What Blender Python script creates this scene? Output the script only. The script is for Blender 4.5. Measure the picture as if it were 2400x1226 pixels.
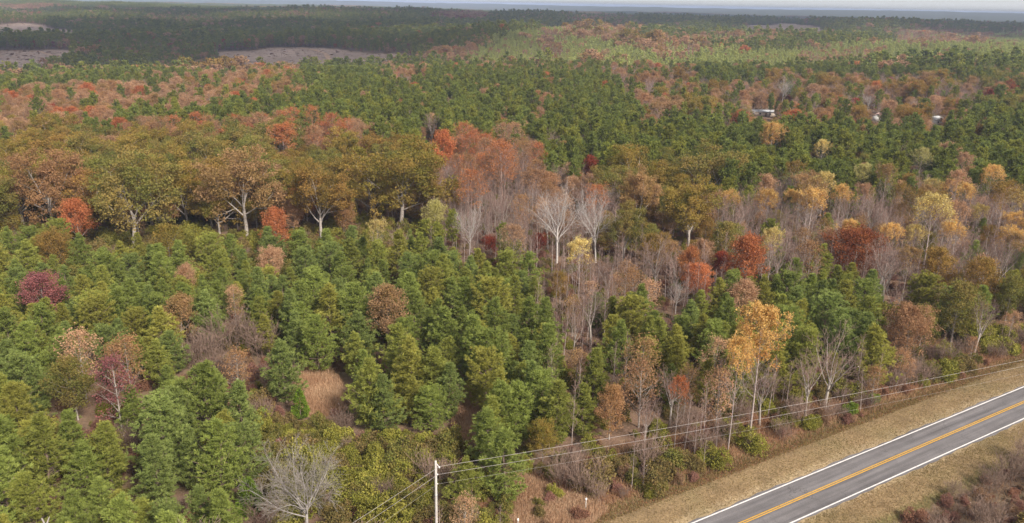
import bpy, math, random
import numpy as np
from mathutils import Vector

# ------------------------------------------------------------------ camera, sky, sun, exposure
SC = bpy.context.scene
for o in list(bpy.data.objects):
    bpy.data.objects.remove(o)
CAM_H = 61.0
HFOV = math.radians(65.0)
FPX = 1200.0 / math.tan(HFOV / 2)            # focal length in pixels of the 2400 px wide photograph
ROLL = math.atan(0.0187)
PITCH = math.atan((613 - 8) * math.cos(ROLL) / FPX)
CR, SR = math.cos(ROLL), math.sin(ROLL)
CP, SP = math.cos(PITCH), math.sin(PITCH)
FW = np.array([0, CP, -SP]); UP0 = np.array([0, SP, CP]); RT0 = np.array([1.0, 0, 0])
RT = CR * RT0 + SR * UP0; UP = -SR * RT0 + CR * UP0
cam_d = bpy.data.cameras.new('camera'); cam = bpy.data.objects.new('camera', cam_d)
SC.collection.objects.link(cam)
from mathutils import Matrix
cam.matrix_world = Matrix(((RT[0], UP[0], -FW[0], 0), (RT[1], UP[1], -FW[1], 0), (RT[2], UP[2], -FW[2], CAM_H), (0, 0, 0, 1)))
cam_d.sensor_fit = 'HORIZONTAL'; cam_d.sensor_width = 36; cam_d.lens = 18 / math.tan(HFOV / 2)
cam_d.clip_start = 1; cam_d.clip_end = 90000
SC.camera = cam

SUN_EL, SUN_AZ = math.radians(40), math.radians(140)     # azimuth clockwise from +Y (view direction): right and a little behind
world = bpy.data.worlds.new('World'); SC.world = world; world.use_nodes = True
wn = world.node_tree; bg = wn.nodes['Background']
sky = wn.nodes.new('ShaderNodeTexSky'); sky.sky_type = 'NISHITA'; sky.sun_disc = False
sky.sun_elevation = SUN_EL; sky.sun_rotation = SUN_AZ; sky.altitude = 200; sky.air_density = 1.0; sky.dust_density = 3.0; sky.ozone_density = 1.0
veil = wn.nodes.new('ShaderNodeMix'); veil.data_type = 'RGBA'; veil.inputs[0].default_value = 0.72     # thin bright overcast over the blue
veil.inputs[7].default_value = (4.1, 4.15, 4.25, 1)
wn.links.new(sky.outputs[0], veil.inputs[6]); wn.links.new(veil.outputs[2], bg.inputs[0]); bg.inputs[1].default_value = 0.10
sd = bpy.data.lights.new('sun', 'SUN'); sd.energy = 2.9; sd.angle = math.radians(9); sd.color = (1.0, 0.93, 0.83)
sun = bpy.data.objects.new('sun', sd); SC.collection.objects.link(sun)
sdir = Vector((math.sin(SUN_AZ) * math.cos(SUN_EL), math.cos(SUN_AZ) * math.cos(SUN_EL), math.sin(SUN_EL)))
sun.rotation_euler = sdir.to_track_quat('Z', 'Y').to_euler(); sun.location = (0, 0, 300)
SC.view_settings.view_transform = 'Standard'; SC.view_settings.look = 'None'
SC.view_settings.exposure = 1.15; SC.view_settings.gamma = 1.0; SC.view_settings.use_curve_mapping = False
SC.cycles.max_bounces = 5; SC.cycles.diffuse_bounces = 3; SC.cycles.transmission_bounces = 3
SC.cycles.glossy_bounces = 1; SC.cycles.transparent_max_bounces = 4; SC.cycles.volume_bounces = 0

# ------------------------------------------------------------------ helpers
rnd = random.Random(11); npr = np.random.default_rng(11)
COL = SC.collection

def link(o, parent=None):
    COL.objects.link(o)
    if parent is not None: o.parent = parent
    return o
def tag(o, label=None, cat=None, group=None, kind=None):
    if label: o['label'] = label
    if cat: o['category'] = cat
    if group: o['group'] = group
    if kind: o['kind'] = kind
    return o
def empty(name, loc=(0, 0, 0), rz=0.0, s=1.0):
    o = bpy.data.objects.new(name, None); o.empty_display_size = 0.5
    o.location = loc; o.rotation_euler = (0, 0, rz); o.scale = (s, s, s)
    return link(o)
def mesh_np(name, V, F, mats=(), midx=None, attrs=None):
    """V (n,3); F list of (m,k) index arrays"""
    me = bpy.data.meshes.new(name)
    V = np.asarray(V, np.float32)
    me.vertices.add(len(V)); me.vertices.foreach_set('co', V.ravel())
    if not isinstance(F, (list, tuple)): F = [F]
    F = [np.asarray(f, np.int32) for f in F if len(f)]
    loops = np.concatenate([f.ravel() for f in F]); tot = np.concatenate([np.full(len(f), f.shape[1], np.int32) for f in F])
    me.loops.add(len(loops)); me.loops.foreach_set('vertex_index', loops)
    me.polygons.add(len(tot)); st = np.concatenate([[0], np.cumsum(tot)[:-1]]).astype(np.int32)
    me.polygons.foreach_set('loop_start', st); me.polygons.foreach_set('loop_total', tot)
    for m in mats: me.materials.append(m)
    if midx is not None: me.polygons.foreach_set('material_index', np.asarray(midx, np.int32))
    for k, a in (attrs or {}).items():
        a = np.asarray(a, np.float32)
        if a.ndim == 1:
            at = me.attributes.new(k, 'FLOAT', 'POINT'); at.data.foreach_set('value', a)
        else:
            at = me.attributes.new(k, 'FLOAT_COLOR', 'POINT')
            at.data.foreach_set('color', np.hstack([a, np.ones((len(a), 1), np.float32)]).ravel())
    me.update(calc_edges=True); me.validate()
    return me
def mobj(name, me, parent=None):
    return link(bpy.data.objects.new(name, me), parent)

def project(P):
    P = np.atleast_2d(np.asarray(P, float)); d = P - np.array([0, 0, CAM_H])
    z = d @ FW; z = np.where(z < 1e-3, 1e-3, z)
    return np.stack([1200 + FPX * (d @ RT) / z, 613 - FPX * (d @ UP) / z], 1)
def pray(px, py):
    d = FW * FPX + RT * (px - 1200) + UP * (613 - py)
    return d / np.linalg.norm(d)

# ------------------------------------------------------------------ terrain height
ROAD_DIR = math.radians(58.48); RD = np.array([math.sin(ROAD_DIR), math.cos(ROAD_DIR)]); RN = np.array([RD[1], -RD[0]])  # RN points to the near/right side
RA = np.array([26.2, 96.55]) * (61 / 69.146)             # a point of the left white line
ROAD_W = 6.1
def road_lat(x, y):      # lateral distance right of the left white line
    return (x - RA[0]) * RN[0] + (y - RA[1]) * RN[1]
TAZ = np.arctan((np.array([-1600, -400, 0, 400, 800, 1200, 1600, 2000, 2400, 2800, 4000]) - 1200) / (FPX / CP))
TR = np.array([0.01, 300, 450, 600, 700, 800, 880, 970, 1100, 1250, 1500, 1900, 2600, 3500, 5000, 7000, 10000, 16000, 30000])
TZ = np.array([
    [0] * 11, [0] * 11,
    [0, 0, 0, 0, 0, 0, 0, 1, 2, 2, 2],
    [-5, -5, -4, -3, -2, 0, 2, 3, 4, 4, 4],
    [-12, -12, -11, -9, -8, -1, 2, 4, 5, 5, 5],
    [-19, -19, -18, -18, -16, 0, 3, 5, 7, 7, 7],
    [-22, -22, -22, -23, -21, 3, 5, 7, 9, 9, 9],
    [-17, -17, -17, -21, -13, 8, 8, 10, 12, 11, 11],
    [-12, -12, -12, -16, -7, 13, 12, 12, 14, 12, 12],
    [-8, -8, -7, -11, -2, 15, 15, 13, 14, 13, 13],
    [-12, -12, -12, -12, -8, 4, 2, 5, 2, 2, 2],
    [-6, -6, -4, -3, 3, 8, 12, 21, 6, 6, 6],
    [0, 0, 2, 6, 27, 20, 15, 12, 10, 10, 10],
    [12, 16, 20, 14, 12, 10, 8, 5, 5, 5, 5],
    [0, 0, 0, 5, 5, 0, -5, -5, -5, -5, -5],
    [10, 10, 15, 15, 10, 5, 0, 0, 0, 0, 0],
    [48, 48, 50, 50, 50, 48, 47, 46, 46, 46, 46],
    [25] * 11,
    [0] * 11], float)
def smooth(t): return t * t * (3 - 2 * t)
def height(x, y):
    x = np.asarray(x, float); y = np.asarray(y, float)
    r = np.hypot(x, y); az = np.arctan2(x, y)
    az = np.clip(az, TAZ[0], TAZ[-1])
    i = np.clip(np.searchsorted(TAZ, az) - 1, 0, len(TAZ) - 2); ta = smooth((az - TAZ[i]) / (TAZ[i + 1] - TAZ[i]))
    lr = np.clip(r, 0.02, 29999)
    j = np.clip(np.searchsorted(TR, lr) - 1, 0, len(TR) - 2); tr = smooth((lr - TR[j]) / (TR[j + 1] - TR[j]))
    z = (TZ[j, i] * (1 - ta) + TZ[j, i + 1] * ta) * (1 - tr) + (TZ[j + 1, i] * (1 - ta) + TZ[j + 1, i + 1] * ta) * tr
    amp = np.clip((r - 230) / 700, 0, 1) * 2.2 + np.clip((r - 1300) / 2000, 0, 1) * 11
    w = (np.sin(x / 61 + 1.3 * np.sin(y / 83)) + np.sin(y / 71 + 1.7 * np.sin(x / 97)) + 0.6 * np.sin((x + y) / 37)) * 0.4
    w2 = (np.sin(x / 410 + 1.9 * np.sin(y / 530)) + np.sin(y / 370 + 2.3 * np.sin(x / 610))) * 0.5
    z = z + amp * np.where(r < 1300, w, 0.35 * w + 0.65 * w2)
    z = z + np.clip((r - 3500) / 3000, 0, 1) * 14 * (np.sin(x / 1500 + 2 * np.sin(y / 2300)) + np.sin(y / 1300 + 1.5 * np.sin(x / 1900))) * 0.5 - np.clip((r - 3500) / 3000, 0, 1) * 5
    lat = road_lat(x, y)
    near = np.clip((420 - r) / 60, 0, 1)
    z = z - near * (0.45 * np.exp(-((lat + 7.6) / 1.3) ** 2) + 0.5 * np.exp(-((lat - ROAD_W - 7.4) / 1.6) ** 2))   # roadside ditches
    z = z + near * 0.25 * (1 - np.exp(-(np.maximum(0, -lat - 10) / 9) ** 2)) * w
    return z
def hgt(x, y): return float(height(np.array([x]), np.array([y]))[0])
def at(px, py, up=0.0):
    """world point where the photo ray through (px,py) meets the surface `up` metres above the ground"""
    d = pray(px, py); t = 40.0; step = 4.0
    while t < 40000:
        p = d * t + np.array([0, 0, CAM_H])
        if p[2] <= hgt(p[0], p[1]) + up:
            lo, hi = t - step, t
            for _ in range(24):
                m = (lo + hi) / 2; p = d * m + np.array([0, 0, CAM_H])
                if p[2] <= hgt(p[0], p[1]) + up: hi = m
                else: lo = m
            p = d * hi + np.array([0, 0, CAM_H])
            return np.array([p[0], p[1], hgt(p[0], p[1])])
        step = max(2.0, t * 0.01); t += step
    p = d * 20000
    return np.array([p[0], p[1], 0])
def inpoly(px, py, poly):
    poly = np.asarray(poly, float); px = np.asarray(px); py = np.asarray(py)
    res = np.zeros(px.shape, bool); n = len(poly); j = n - 1
    for i in range(n):
        xi, yi = poly[i]; xj, yj = poly[j]
        c = ((yi > py) != (yj > py)) & (px < (xj - xi) * (py - yi) / ((yj - yi) or 1e-9) + xi)
        res ^= c; j = i
    return res

# ------------------------------------------------------------------ materials
def mat(name):
    m = bpy.data.materials.new(name); m.use_nodes = True
    nt = m.node_tree; b = nt.nodes['Principled BSDF']; b.inputs['Roughness'].default_value = 0.85
    b.inputs['Specular IOR Level'].default_value = 0.2
    return m, nt, b
def noise(nt, scale, detail=4, rough=0.6, vec=None):
    n = nt.nodes.new('ShaderNodeTexNoise'); n.inputs['Scale'].default_value = scale
    n.inputs['Detail'].default_value = detail; n.inputs['Roughness'].default_value = rough
    if vec is None:
        vec = nt.nodes.new('ShaderNodeTexCoord').outputs['Object']
    nt.links.new(vec, n.inputs['Vector'])
    return n
def mixc(nt, fac, a, b, mode='MIX'):
    n = nt.nodes.new('ShaderNodeMix'); n.data_type = 'RGBA'; n.blend_type = mode
    for s, v in ((n.inputs[0], fac), (n.inputs[6], a), (n.inputs[7], b)):
        if hasattr(v, 'is_output'): nt.links.new(v, s)
        elif isinstance(v, (int, float)): s.default_value = v
        else: s.default_value = (*v, 1)
    return n.outputs[2]
def ramp(nt, fac, stops):
    r = nt.nodes.new('ShaderNodeValToRGB'); e = r.color_ramp.elements
    while len(e) < len(stops): e.new(0.5)
    for k, (p, c) in enumerate(stops):
        e[k].position = p; e[k].color = (c, c, c, 1) if isinstance(c, (int, float)) else (*c, 1)
    nt.links.new(fac, r.inputs[0]); return r.outputs[0]
def math_(nt, op, a, b=0.0):
    n = nt.nodes.new('ShaderNodeMath'); n.operation = op
    for s, v in ((n.inputs[0], a), (n.inputs[1], b)):
        if hasattr(v, 'is_output'): nt.links.new(v, s)
        else: s.default_value = v
    return n.outputs[0]
def attr(nt, name, typ='GEOMETRY'):
    n = nt.nodes.new('ShaderNodeAttribute'); n.attribute_name = name; n.attribute_type = typ
    return n

def leaf_material(name, transl):
    """colour comes from each tree's own leafcol / leafcol2; tint is a random value per leaf cluster"""
    m, nt, b = mat(name)
    a1 = attr(nt, 'leafcol', 'INSTANCER').outputs['Color']; a2 = attr(nt, 'leafcol2', 'INSTANCER').outputs['Color']
    t = attr(nt, 'tint').outputs['Fac']
    c = mixc(nt, t, a1, a2)
    oi = nt.nodes.new('ShaderNodeObjectInfo').outputs['Random']
    v = math_(nt, 'ADD', math_(nt, 'MULTIPLY', oi, 0.30), 0.82)
    v = math_(nt, 'MULTIPLY', v, math_(nt, 'ADD', math_(nt, 'MULTIPLY', attr(nt, 'tint2').outputs['Fac'], 0.5), 0.75))
    hsv = nt.nodes.new('ShaderNodeHueSaturation'); nt.links.new(v, hsv.inputs['Value']); nt.links.new(c, hsv.inputs['Color'])
    c = hsv.outputs[0]
    nt.links.new(c, b.inputs['Base Color']); b.inputs['Roughness'].default_value = 0.8; b.inputs['Specular IOR Level'].default_value = 0.03
    tr = nt.nodes.new('ShaderNodeBsdfTranslucent'); nt.links.new(c, tr.inputs[0])
    ms = nt.nodes.new('ShaderNodeMixShader'); ms.inputs[0].default_value = transl
    nt.links.new(b.outputs[0], ms.inputs[1]); nt.links.new(tr.outputs[0], ms.inputs[2])
    nt.links.new(ms.outputs[0], nt.nodes['Material Output'].inputs[0])
    return m
LEAF = leaf_material('leaf', 0.40); NEEDLE = leaf_material('needle', 0.42)
def bark(name, c1, c2, sc=3.0):
    m, nt, b = mat(name)
    n = noise(nt, sc, 5); oi = nt.nodes.new('ShaderNodeObjectInfo').outputs['Random']
    c = mixc(nt, ramp(nt, n.outputs[0], [(0.35, 0.0), (0.65, 1.0)]), c1, c2)
    hsv = nt.nodes.new('ShaderNodeHueSaturation'); nt.links.new(math_(nt, 'ADD', math_(nt, 'MULTIPLY', oi, 0.35), 0.8), hsv.inputs['Value'])
    nt.links.new(c, hsv.inputs['Color']); nt.links.new(hsv.outputs[0], b.inputs['Base Color'])
    return m
BARK_PINE = bark('pine_bark', (0.16, 0.11, 0.085), (0.26, 0.19, 0.15))
BARK_GREY = bark('grey_bark', (0.26, 0.22, 0.19), (0.42, 0.37, 0.33))
BARK_PALE = bark('pale_bark', (0.33, 0.29, 0.265), (0.50, 0.455, 0.425))
BARK_TWIG = bark('twig_bark', (0.24, 0.155, 0.125), (0.33, 0.23, 0.195))
BARK_STEM = bark('pale_stem_bark', (0.27, 0.205, 0.18), (0.42, 0.35, 0.32))
BARK_BRUSH = bark('brush_bark', (0.20, 0.13, 0.10), (0.30, 0.21, 0.16))

# ------------------------------------------------------------------ mesh pieces for plants
def unit(v): return v / np.maximum(np.linalg.norm(v, axis=-1, keepdims=True), 1e-9)
def tubes(S, n):
    """S (m,8): p0 p1 r0 r1 -> open tapered n-sided tubes"""
    S = np.asarray(S, float)
    p0, p1, r0, r1 = S[:, :3], S[:, 3:6], S[:, 6], S[:, 7]
    d = unit(p1 - p0); ref = np.where(np.abs(d[:, 2:3]) > 0.9, np.array([[1.0, 0, 0]]), np.array([[0, 0, 1.0]]))
    a = unit(np.cross(d, ref)); b = np.cross(d, a)
    ang = np.arange(n) * 2 * math.pi / n
    ring = np.cos(ang)[None, :, None] * a[:, None, :] + np.sin(ang)[None, :, None] * b[:, None, :]
    V = np.concatenate([p0[:, None] + ring * r0[:, None, None], p1[:, None] + ring * r1[:, None, None]], 1)  # m,2n,3
    m = len(S); k = np.arange(n); k2 = (k + 1) % n
    q = np.stack([k, k2, k2 + n, k + n], 1)
    F = (q[None] + (np.arange(m) * 2 * n)[:, None, None]).reshape(-1, 4)
    return V.reshape(-1, 3), F
def join(parts):
    """parts: list of (V, F, material index, tint, tint2)"""
    Vs, Fq, Ft, mq, mt, t1, t2, o = [], [], [], [], [], [], [], 0
    for V, F, mi, a, b in parts:
        Vs.append(V); t1.append(np.broadcast_to(a, len(V))); t2.append(np.broadcast_to(b, len(V)))
        if F.shape[1] == 4: Fq.append(F + o); mq.append(np.full(len(F), mi))
        else: Ft.append(F + o); mt.append(np.full(len(F), mi))
        o += len(V)
    F = ([np.concatenate(Fq)] if Fq else []) + ([np.concatenate(Ft)] if Ft else [])
    mi = np.concatenate((mq if mq else []) + (mt if mt else []))
    return np.concatenate(Vs), F, mi, np.concatenate(t1), np.concatenate(t2)
def leaves(C, size, g, up=0.35, aspect=0.7):
    """one folded-free diamond leaf spray per centre"""
    m = len(C)
    nrm = unit(g.normal(size=(m, 3)) + np.array([0, 0, up])); t = unit(np.cross(nrm, g.normal(size=(m, 3)))); b = np.cross(nrm, t)
    s = (size * g.uniform(0.65, 1.3, m))[:, None]
    V = np.stack([C + t * s, C + b * s * aspect, C - t * s, C - b * s * aspect], 1).reshape(-1, 3)
    F = np.arange(4 * m).reshape(-1, 4)
    return V, F
def tufts(C, A, length, width, nb, g, spread=0.85):
    """needle tufts: nb blades fanned about axis A at each centre"""
    m = len(C)
    d = unit(A[:, None, :] + g.normal(size=(m, nb, 3)) * spread)
    L = length * g.uniform(0.7, 1.2, (m, nb, 1))
    side = unit(np.cross(d, g.normal(size=(m, nb, 3)))) * width * 0.5
    c = C[:, None, :] - d * 0.05
    V = np.stack([c - side * 0.5, c + side * 0.5, c + d * L * 0.75 + side, c + d * L - side * 0.3], 2).reshape(-1, 3)
    F = np.arange(4 * m * nb).reshape(-1, 4)
    return V, F
def rv(r): return Vector((r.gauss(0, 1), r.gauss(0, 1), r.gauss(0, 1))).normalized()
def perp(d, az):
    a = d.cross(Vector((0, 0, 1)) if abs(d.z) < 0.9 else Vector((1, 0, 0))).normalized(); b = d.cross(a)
    return a * math.cos(az) + b * math.sin(az)
class Skel:
    def __init__(s): s.seg = []; s.tip = []
def grow(sk, r, p, d, L, rad, lvl, P):
    n = P['seg'][lvl]; pts = [p.copy()]; dirs = [d.copy()]
    r0 = rad
    for i in range(n):
        d = (d + rv(r) * P['wig'][lvl] + Vector((0, 0, P['up'][lvl]))).normalized()
        q = p + d * (L / n); r1 = rad * (1 - P['tap'][lvl] * (i + 1) / n)
        sk.seg.append((*p, *q, r0, r1, lvl)); p = q; r0 = r1; pts.append(p.copy()); dirs.append(d.copy())
    if lvl >= P['max']:
        for t in P['tips']:
            k = min(n, max(0, round(t * n))); sk.tip.append((pts[k].copy(), dirs[k].copy()))
        return
    k = P['k'][lvl]; az = r.uniform(0, 6.28)
    for j in range(k):
        t0 = P['t0'][lvl]; t = t0 + (1 - t0) * (j + r.uniform(0.2, 0.9)) / k
        if P['fork'][lvl] and j >= k - 2: t = 1.0
        f = t * n; i = min(n - 1, int(f)); q = pts[i].lerp(pts[i + 1], f - i)
        az += 2.4 + r.uniform(-0.5, 0.5)
        an = math.radians(r.uniform(*P['ang'][lvl]))
        dd = (dirs[i + 1] * math.cos(an) + perp(dirs[i + 1], az) * math.sin(an)).normalized()
        LL = L * P['lr'][lvl] * P['prof'][lvl](t) * r.uniform(0.8, 1.2)
        rr = rad * (1 - P['tap'][lvl] * t) * P['rr'][lvl]
        grow(sk, r, q, dd, LL, rr, lvl + 1, P)
one = lambda t: 1.0
def skel_mesh(sk, sides=(7, 5, 3, 3, 3), minr=0.0, mi=0):
    parts = []; S = np.array(sk.seg)
    for l in range(5):
        s = S[S[:, 8] == l][:, :8] if len(S) else S
        if len(s):
            s = s.copy(); s[:, 6:8] = np.maximum(s[:, 6:8], minr)
            V, F = tubes(s, sides[l]); parts.append((V, F, mi, 0.5, 0.5))
    return parts

PROTO = {}      # key -> list of (trunk mesh parts, crown mesh parts, materials, nominal height)
def add_proto(key, trunk, crown, mats, h):
    PROTO.setdefault(key, []).append(dict(t=trunk, c=crown, m=mats, h=h))

def make_oak(seed, h=22.0, leafn=36, leafs=0.205, spread=1.0, trunk=0.33, keep=1.0, mats=None, ntip=(0.5, 1.0)):
    r = random.Random(seed); g = np.random.default_rng(seed); sk = Skel()
    P = dict(seg=(3, 5, 4, 3), wig=(0.06, 0.16, 0.22, 0.3), up=(0.0, 0.10, 0.05, 0.05), tap=(0.35, 0.75, 0.75, 0.7), max=3,
             k=(7, 7, 5), t0=(0.62, 0.3, 0.25), fork=(True, True, False), ang=((20, 66), (28, 66), (30, 70)),
             lr=(1.4 * spread, 0.48, 0.5), prof=(one, lambda t: 1.25 - 0.6 * t, lambda t: 1.2 - 0.5 * t), rr=(0.55, 0.5, 0.5), tips=ntip)
    grow(sk, r, Vector((0, 0, -0.3)), Vector((r.gauss(0, .05), r.gauss(0, .05), 1)), h * trunk, h * 0.022, 0, P)
    T = np.array([list(p) for p, d in sk.tip]); T = T[g.random(len(T)) < keep]
    f = h / (T[:, 2].max() + 0.3)
    tp = skel_mesh(sk, (8, 6, 4, 3))
    C = (T[:, None] + g.normal(size=(len(T), leafn, 3)) * np.array([0.62, 0.62, 0.42])).reshape(-1, 3)
    V, F = leaves(C, leafs, g)
    lump = 0.5 + 0.5 * np.sin(T[:, 0] * 0.55 + seed) * np.sin(T[:, 1] * 0.5 + 2 * seed) * 1.4 + g.normal(size=len(T)) * 0.25
    t1 = np.repeat(np.repeat(np.clip(lump, 0, 1), leafn), 4); t2 = np.repeat(np.clip(np.repeat(g.random(len(T)), leafn) * 0.6 + g.random(len(C)) * 0.4, 0, 1), 4)
    return [(v * f, F_, a, b, c) for v, F_, a, b, c in tp], [(V * f, F, 1, t1, t2)], h
def make_round(seed, h=13.0, leafn=32, leafs=0.135, low=0.18, width=0.42, clear=0.0, conic=0.0, k0=26, keep=1.0, twig=False):
    """maple / sweetgum / small oak: leader with many ascending limbs"""
    r = random.Random(seed); g = np.random.default_rng(seed); sk = Skel()
    def prof(t):
        u = (t - low) / (1 - low)
        a = math.sqrt(max(0.02, 1 - (2 * u - 0.75) ** 2 * 0.62)) * (1 - 0.45 * max(0, u - 0.5) * 2 * 0.8)
        return max(0.12, a * (1 - conic * u))
    P = dict(seg=(7, 4, 3), wig=(0.035, 0.12, 0.2), up=(0.03, 0.09, 0.05), tap=(0.9, 0.8, 0.7), max=2,
             k=(k0, 6), t0=(low, 0.25), fork=(False, False), ang=((35, 62), (28, 60)),
             lr=(width, 0.42), prof=(prof, lambda t: 1.2 - 0.6 * t), rr=(0.42, 0.5), tips=(0.55, 1.0))
    grow(sk, r, Vector((0, 0, -0.3)), Vector((0, 0, 1)), h * 0.97, h * 0.0135, 0, P)
    T = np.array([list(p) for p, d in sk.tip]); T = T[g.random(len(T)) < keep]
    C = (T[:, None] + g.normal(size=(len(T), leafn, 3)) * np.array([0.42, 0.42, 0.34])).reshape(-1, 3)
    V, F = leaves(C, leafs, g)
    t1 = np.clip(0.5 + 0.5 * np.sin(T[:, 0] + seed) * np.sin(T[:, 1] * 1.1 + seed) + g.normal(size=len(T)) * 0.3, 0, 1)
    t1 = np.repeat(np.repeat(t1, leafn), 4); t2 = np.repeat(g.random(len(C)) * 0.5 + np.repeat(g.random(len(T)), leafn) * 0.5, 4)
    return skel_mesh(sk, (7, 4, 3)), [(V, F, 1, t1, t2)], h
def make_tulip(seed, h=20.0, leafn=11, leafs=0.135, thr=0.93, width=0.27, keep=0.8):
    """tall straight stem, bare fine branches below, leaves left on the outer top of the crown"""
    r = random.Random(seed); g = np.random.default_rng(seed); sk = Skel(); low = 0.34
    def prof(t):
        u = (t - low) / (1 - low); return max(0.1, math.sin(math.pi * (0.16 + 0.80 * u)) ** 0.8)
    P = dict(seg=(9, 5, 3, 2), wig=(0.02, 0.08, 0.15, 0.2), up=(0.03, 0.12, 0.10, 0.08), tap=(0.92, 0.8, 0.7, 0.6), max=3,
             k=(24, 6, 3), t0=(low, 0.3, 0.3), fork=(False, False, False), ang=((38, 60), (22, 48), (20, 50)),
             lr=(width, 0.42, 0.5), prof=(prof, lambda t: 1.2 - 0.6 * t, one), rr=(0.33, 0.45, 0.6), tips=(0.5, 1.0))
    grow(sk, r, Vector((0, 0, -0.3)), Vector((0, 0, 1)), h * 0.98, h * 0.0105, 0, P)
    T = np.array([list(p) for p, d in sk.tip])
    rad = np.hypot(T[:, 0], T[:, 1]); rel = T[:, 2] / h
    edge = rel + 0.9 * rad / (h * width)*0.35
    T = T[(edge > thr + g.normal(size=len(T)) * 0.05) & (rel > 0.42) & (g.random(len(T)) < keep)]
    C = (T[:, None] + g.normal(size=(len(T), leafn, 3)) * np.array([0.3, 0.3, 0.28])).reshape(-1, 3)
    V, F = leaves(C, leafs, g)
    t1 = np.repeat(np.repeat(np.clip(g.normal(size=len(T)) * 0.3 + 0.5 + (T[:, 2] / h - 0.8) * 1.2, 0, 1), leafn), 4); t2 = np.repeat(g.random(len(C)), 4)
    return skel_mesh(sk, (7, 4, 3, 3), minr=0.016), [(V, F, 1, t1, t2)], h
def make_bare(seed, h=20.0, vase=True, k=(9, 8, 6), trunk=0.42, lr=1.05, minr=0.016, ang0=(18, 48), wig=0.12, up=0.12, r0=0.017):
    r = random.Random(seed); g = np.random.default_rng(seed); sk = Skel()
    P = dict(seg=(4, 6, 4, 3), wig=(0.05, wig, wig * 1.3, wig * 1.5), up=(0.0, up, up * 0.7, up * 0.6), tap=(0.45, 0.82, 0.75, 0.7), max=3,
             k=k, t0=(0.5, 0.2, 0.2), fork=(True, False, False), ang=(ang0, (22, 50), (22, 50)),
             lr=(lr, 0.45, 0.5), prof=(one, lambda t: 1.25 - 0.7 * t, lambda t: 1.2 - 0.5 * t), rr=(0.5, 0.45, 0.5), tips=(1.0,))
    grow(sk, r, Vector((0, 0, -0.3)), Vector((r.gauss(0, .04), r.gauss(0, .04), 1)), h * trunk, h * r0, 0, P)
    zmax = max(s[5] for s in sk.seg); f = h / zmax
    S = np.array(sk.seg)
    trunk_p = []; crown_p = []
    for l in range(4):
        s = S[S[:, 8] == l][:, :8]
        s[:, 6:8] = np.maximum(s[:, 6:8], minr); V, F = tubes(s, (8, 5, 3, 3)[l])
        (trunk_p if l < 2 else crown_p).append((V * f, F, 0 if l < 2 else 1, 0.5, 0.5))
    return trunk_p, crown_p, h
def make_sapling(seed, h=10.0, k=26, leafk=0):
    r = random.Random(seed); g = np.random.default_rng(seed); sk = Skel()
    P = dict(seg=(6, 3, 2), wig=(0.035, 0.1, 0.2), up=(0.03, 0.16, 0.1), tap=(0.9, 0.7, 0.6), max=2,
             k=(k, 4), t0=(0.3, 0.25), fork=(False, False), ang=((25, 48), (22, 45)),
             lr=(0.17, 0.5), prof=(lambda t: 1.15 - 0.75 * t, one), rr=(0.4, 0.6), tips=(1.0,))
    grow(sk, r, Vector((0, 0, -0.3)), Vector((r.gauss(0, .05), r.gauss(0, .05), 1)), h, 0.075, 0, P)
    S = np.array(sk.seg); tp, cp = [], []
    for l in range(3):
        s = S[S[:, 8] == l][:, :8]; s[:, 6:8] = np.maximum(s[:, 6:8], 0.015)
        V, F = tubes(s, (5, 3, 3)[l]); (tp if l == 0 else cp).append((V, F, 0 if l == 0 else 1, 0.5, 0.5))
    return tp, cp, h
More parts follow.
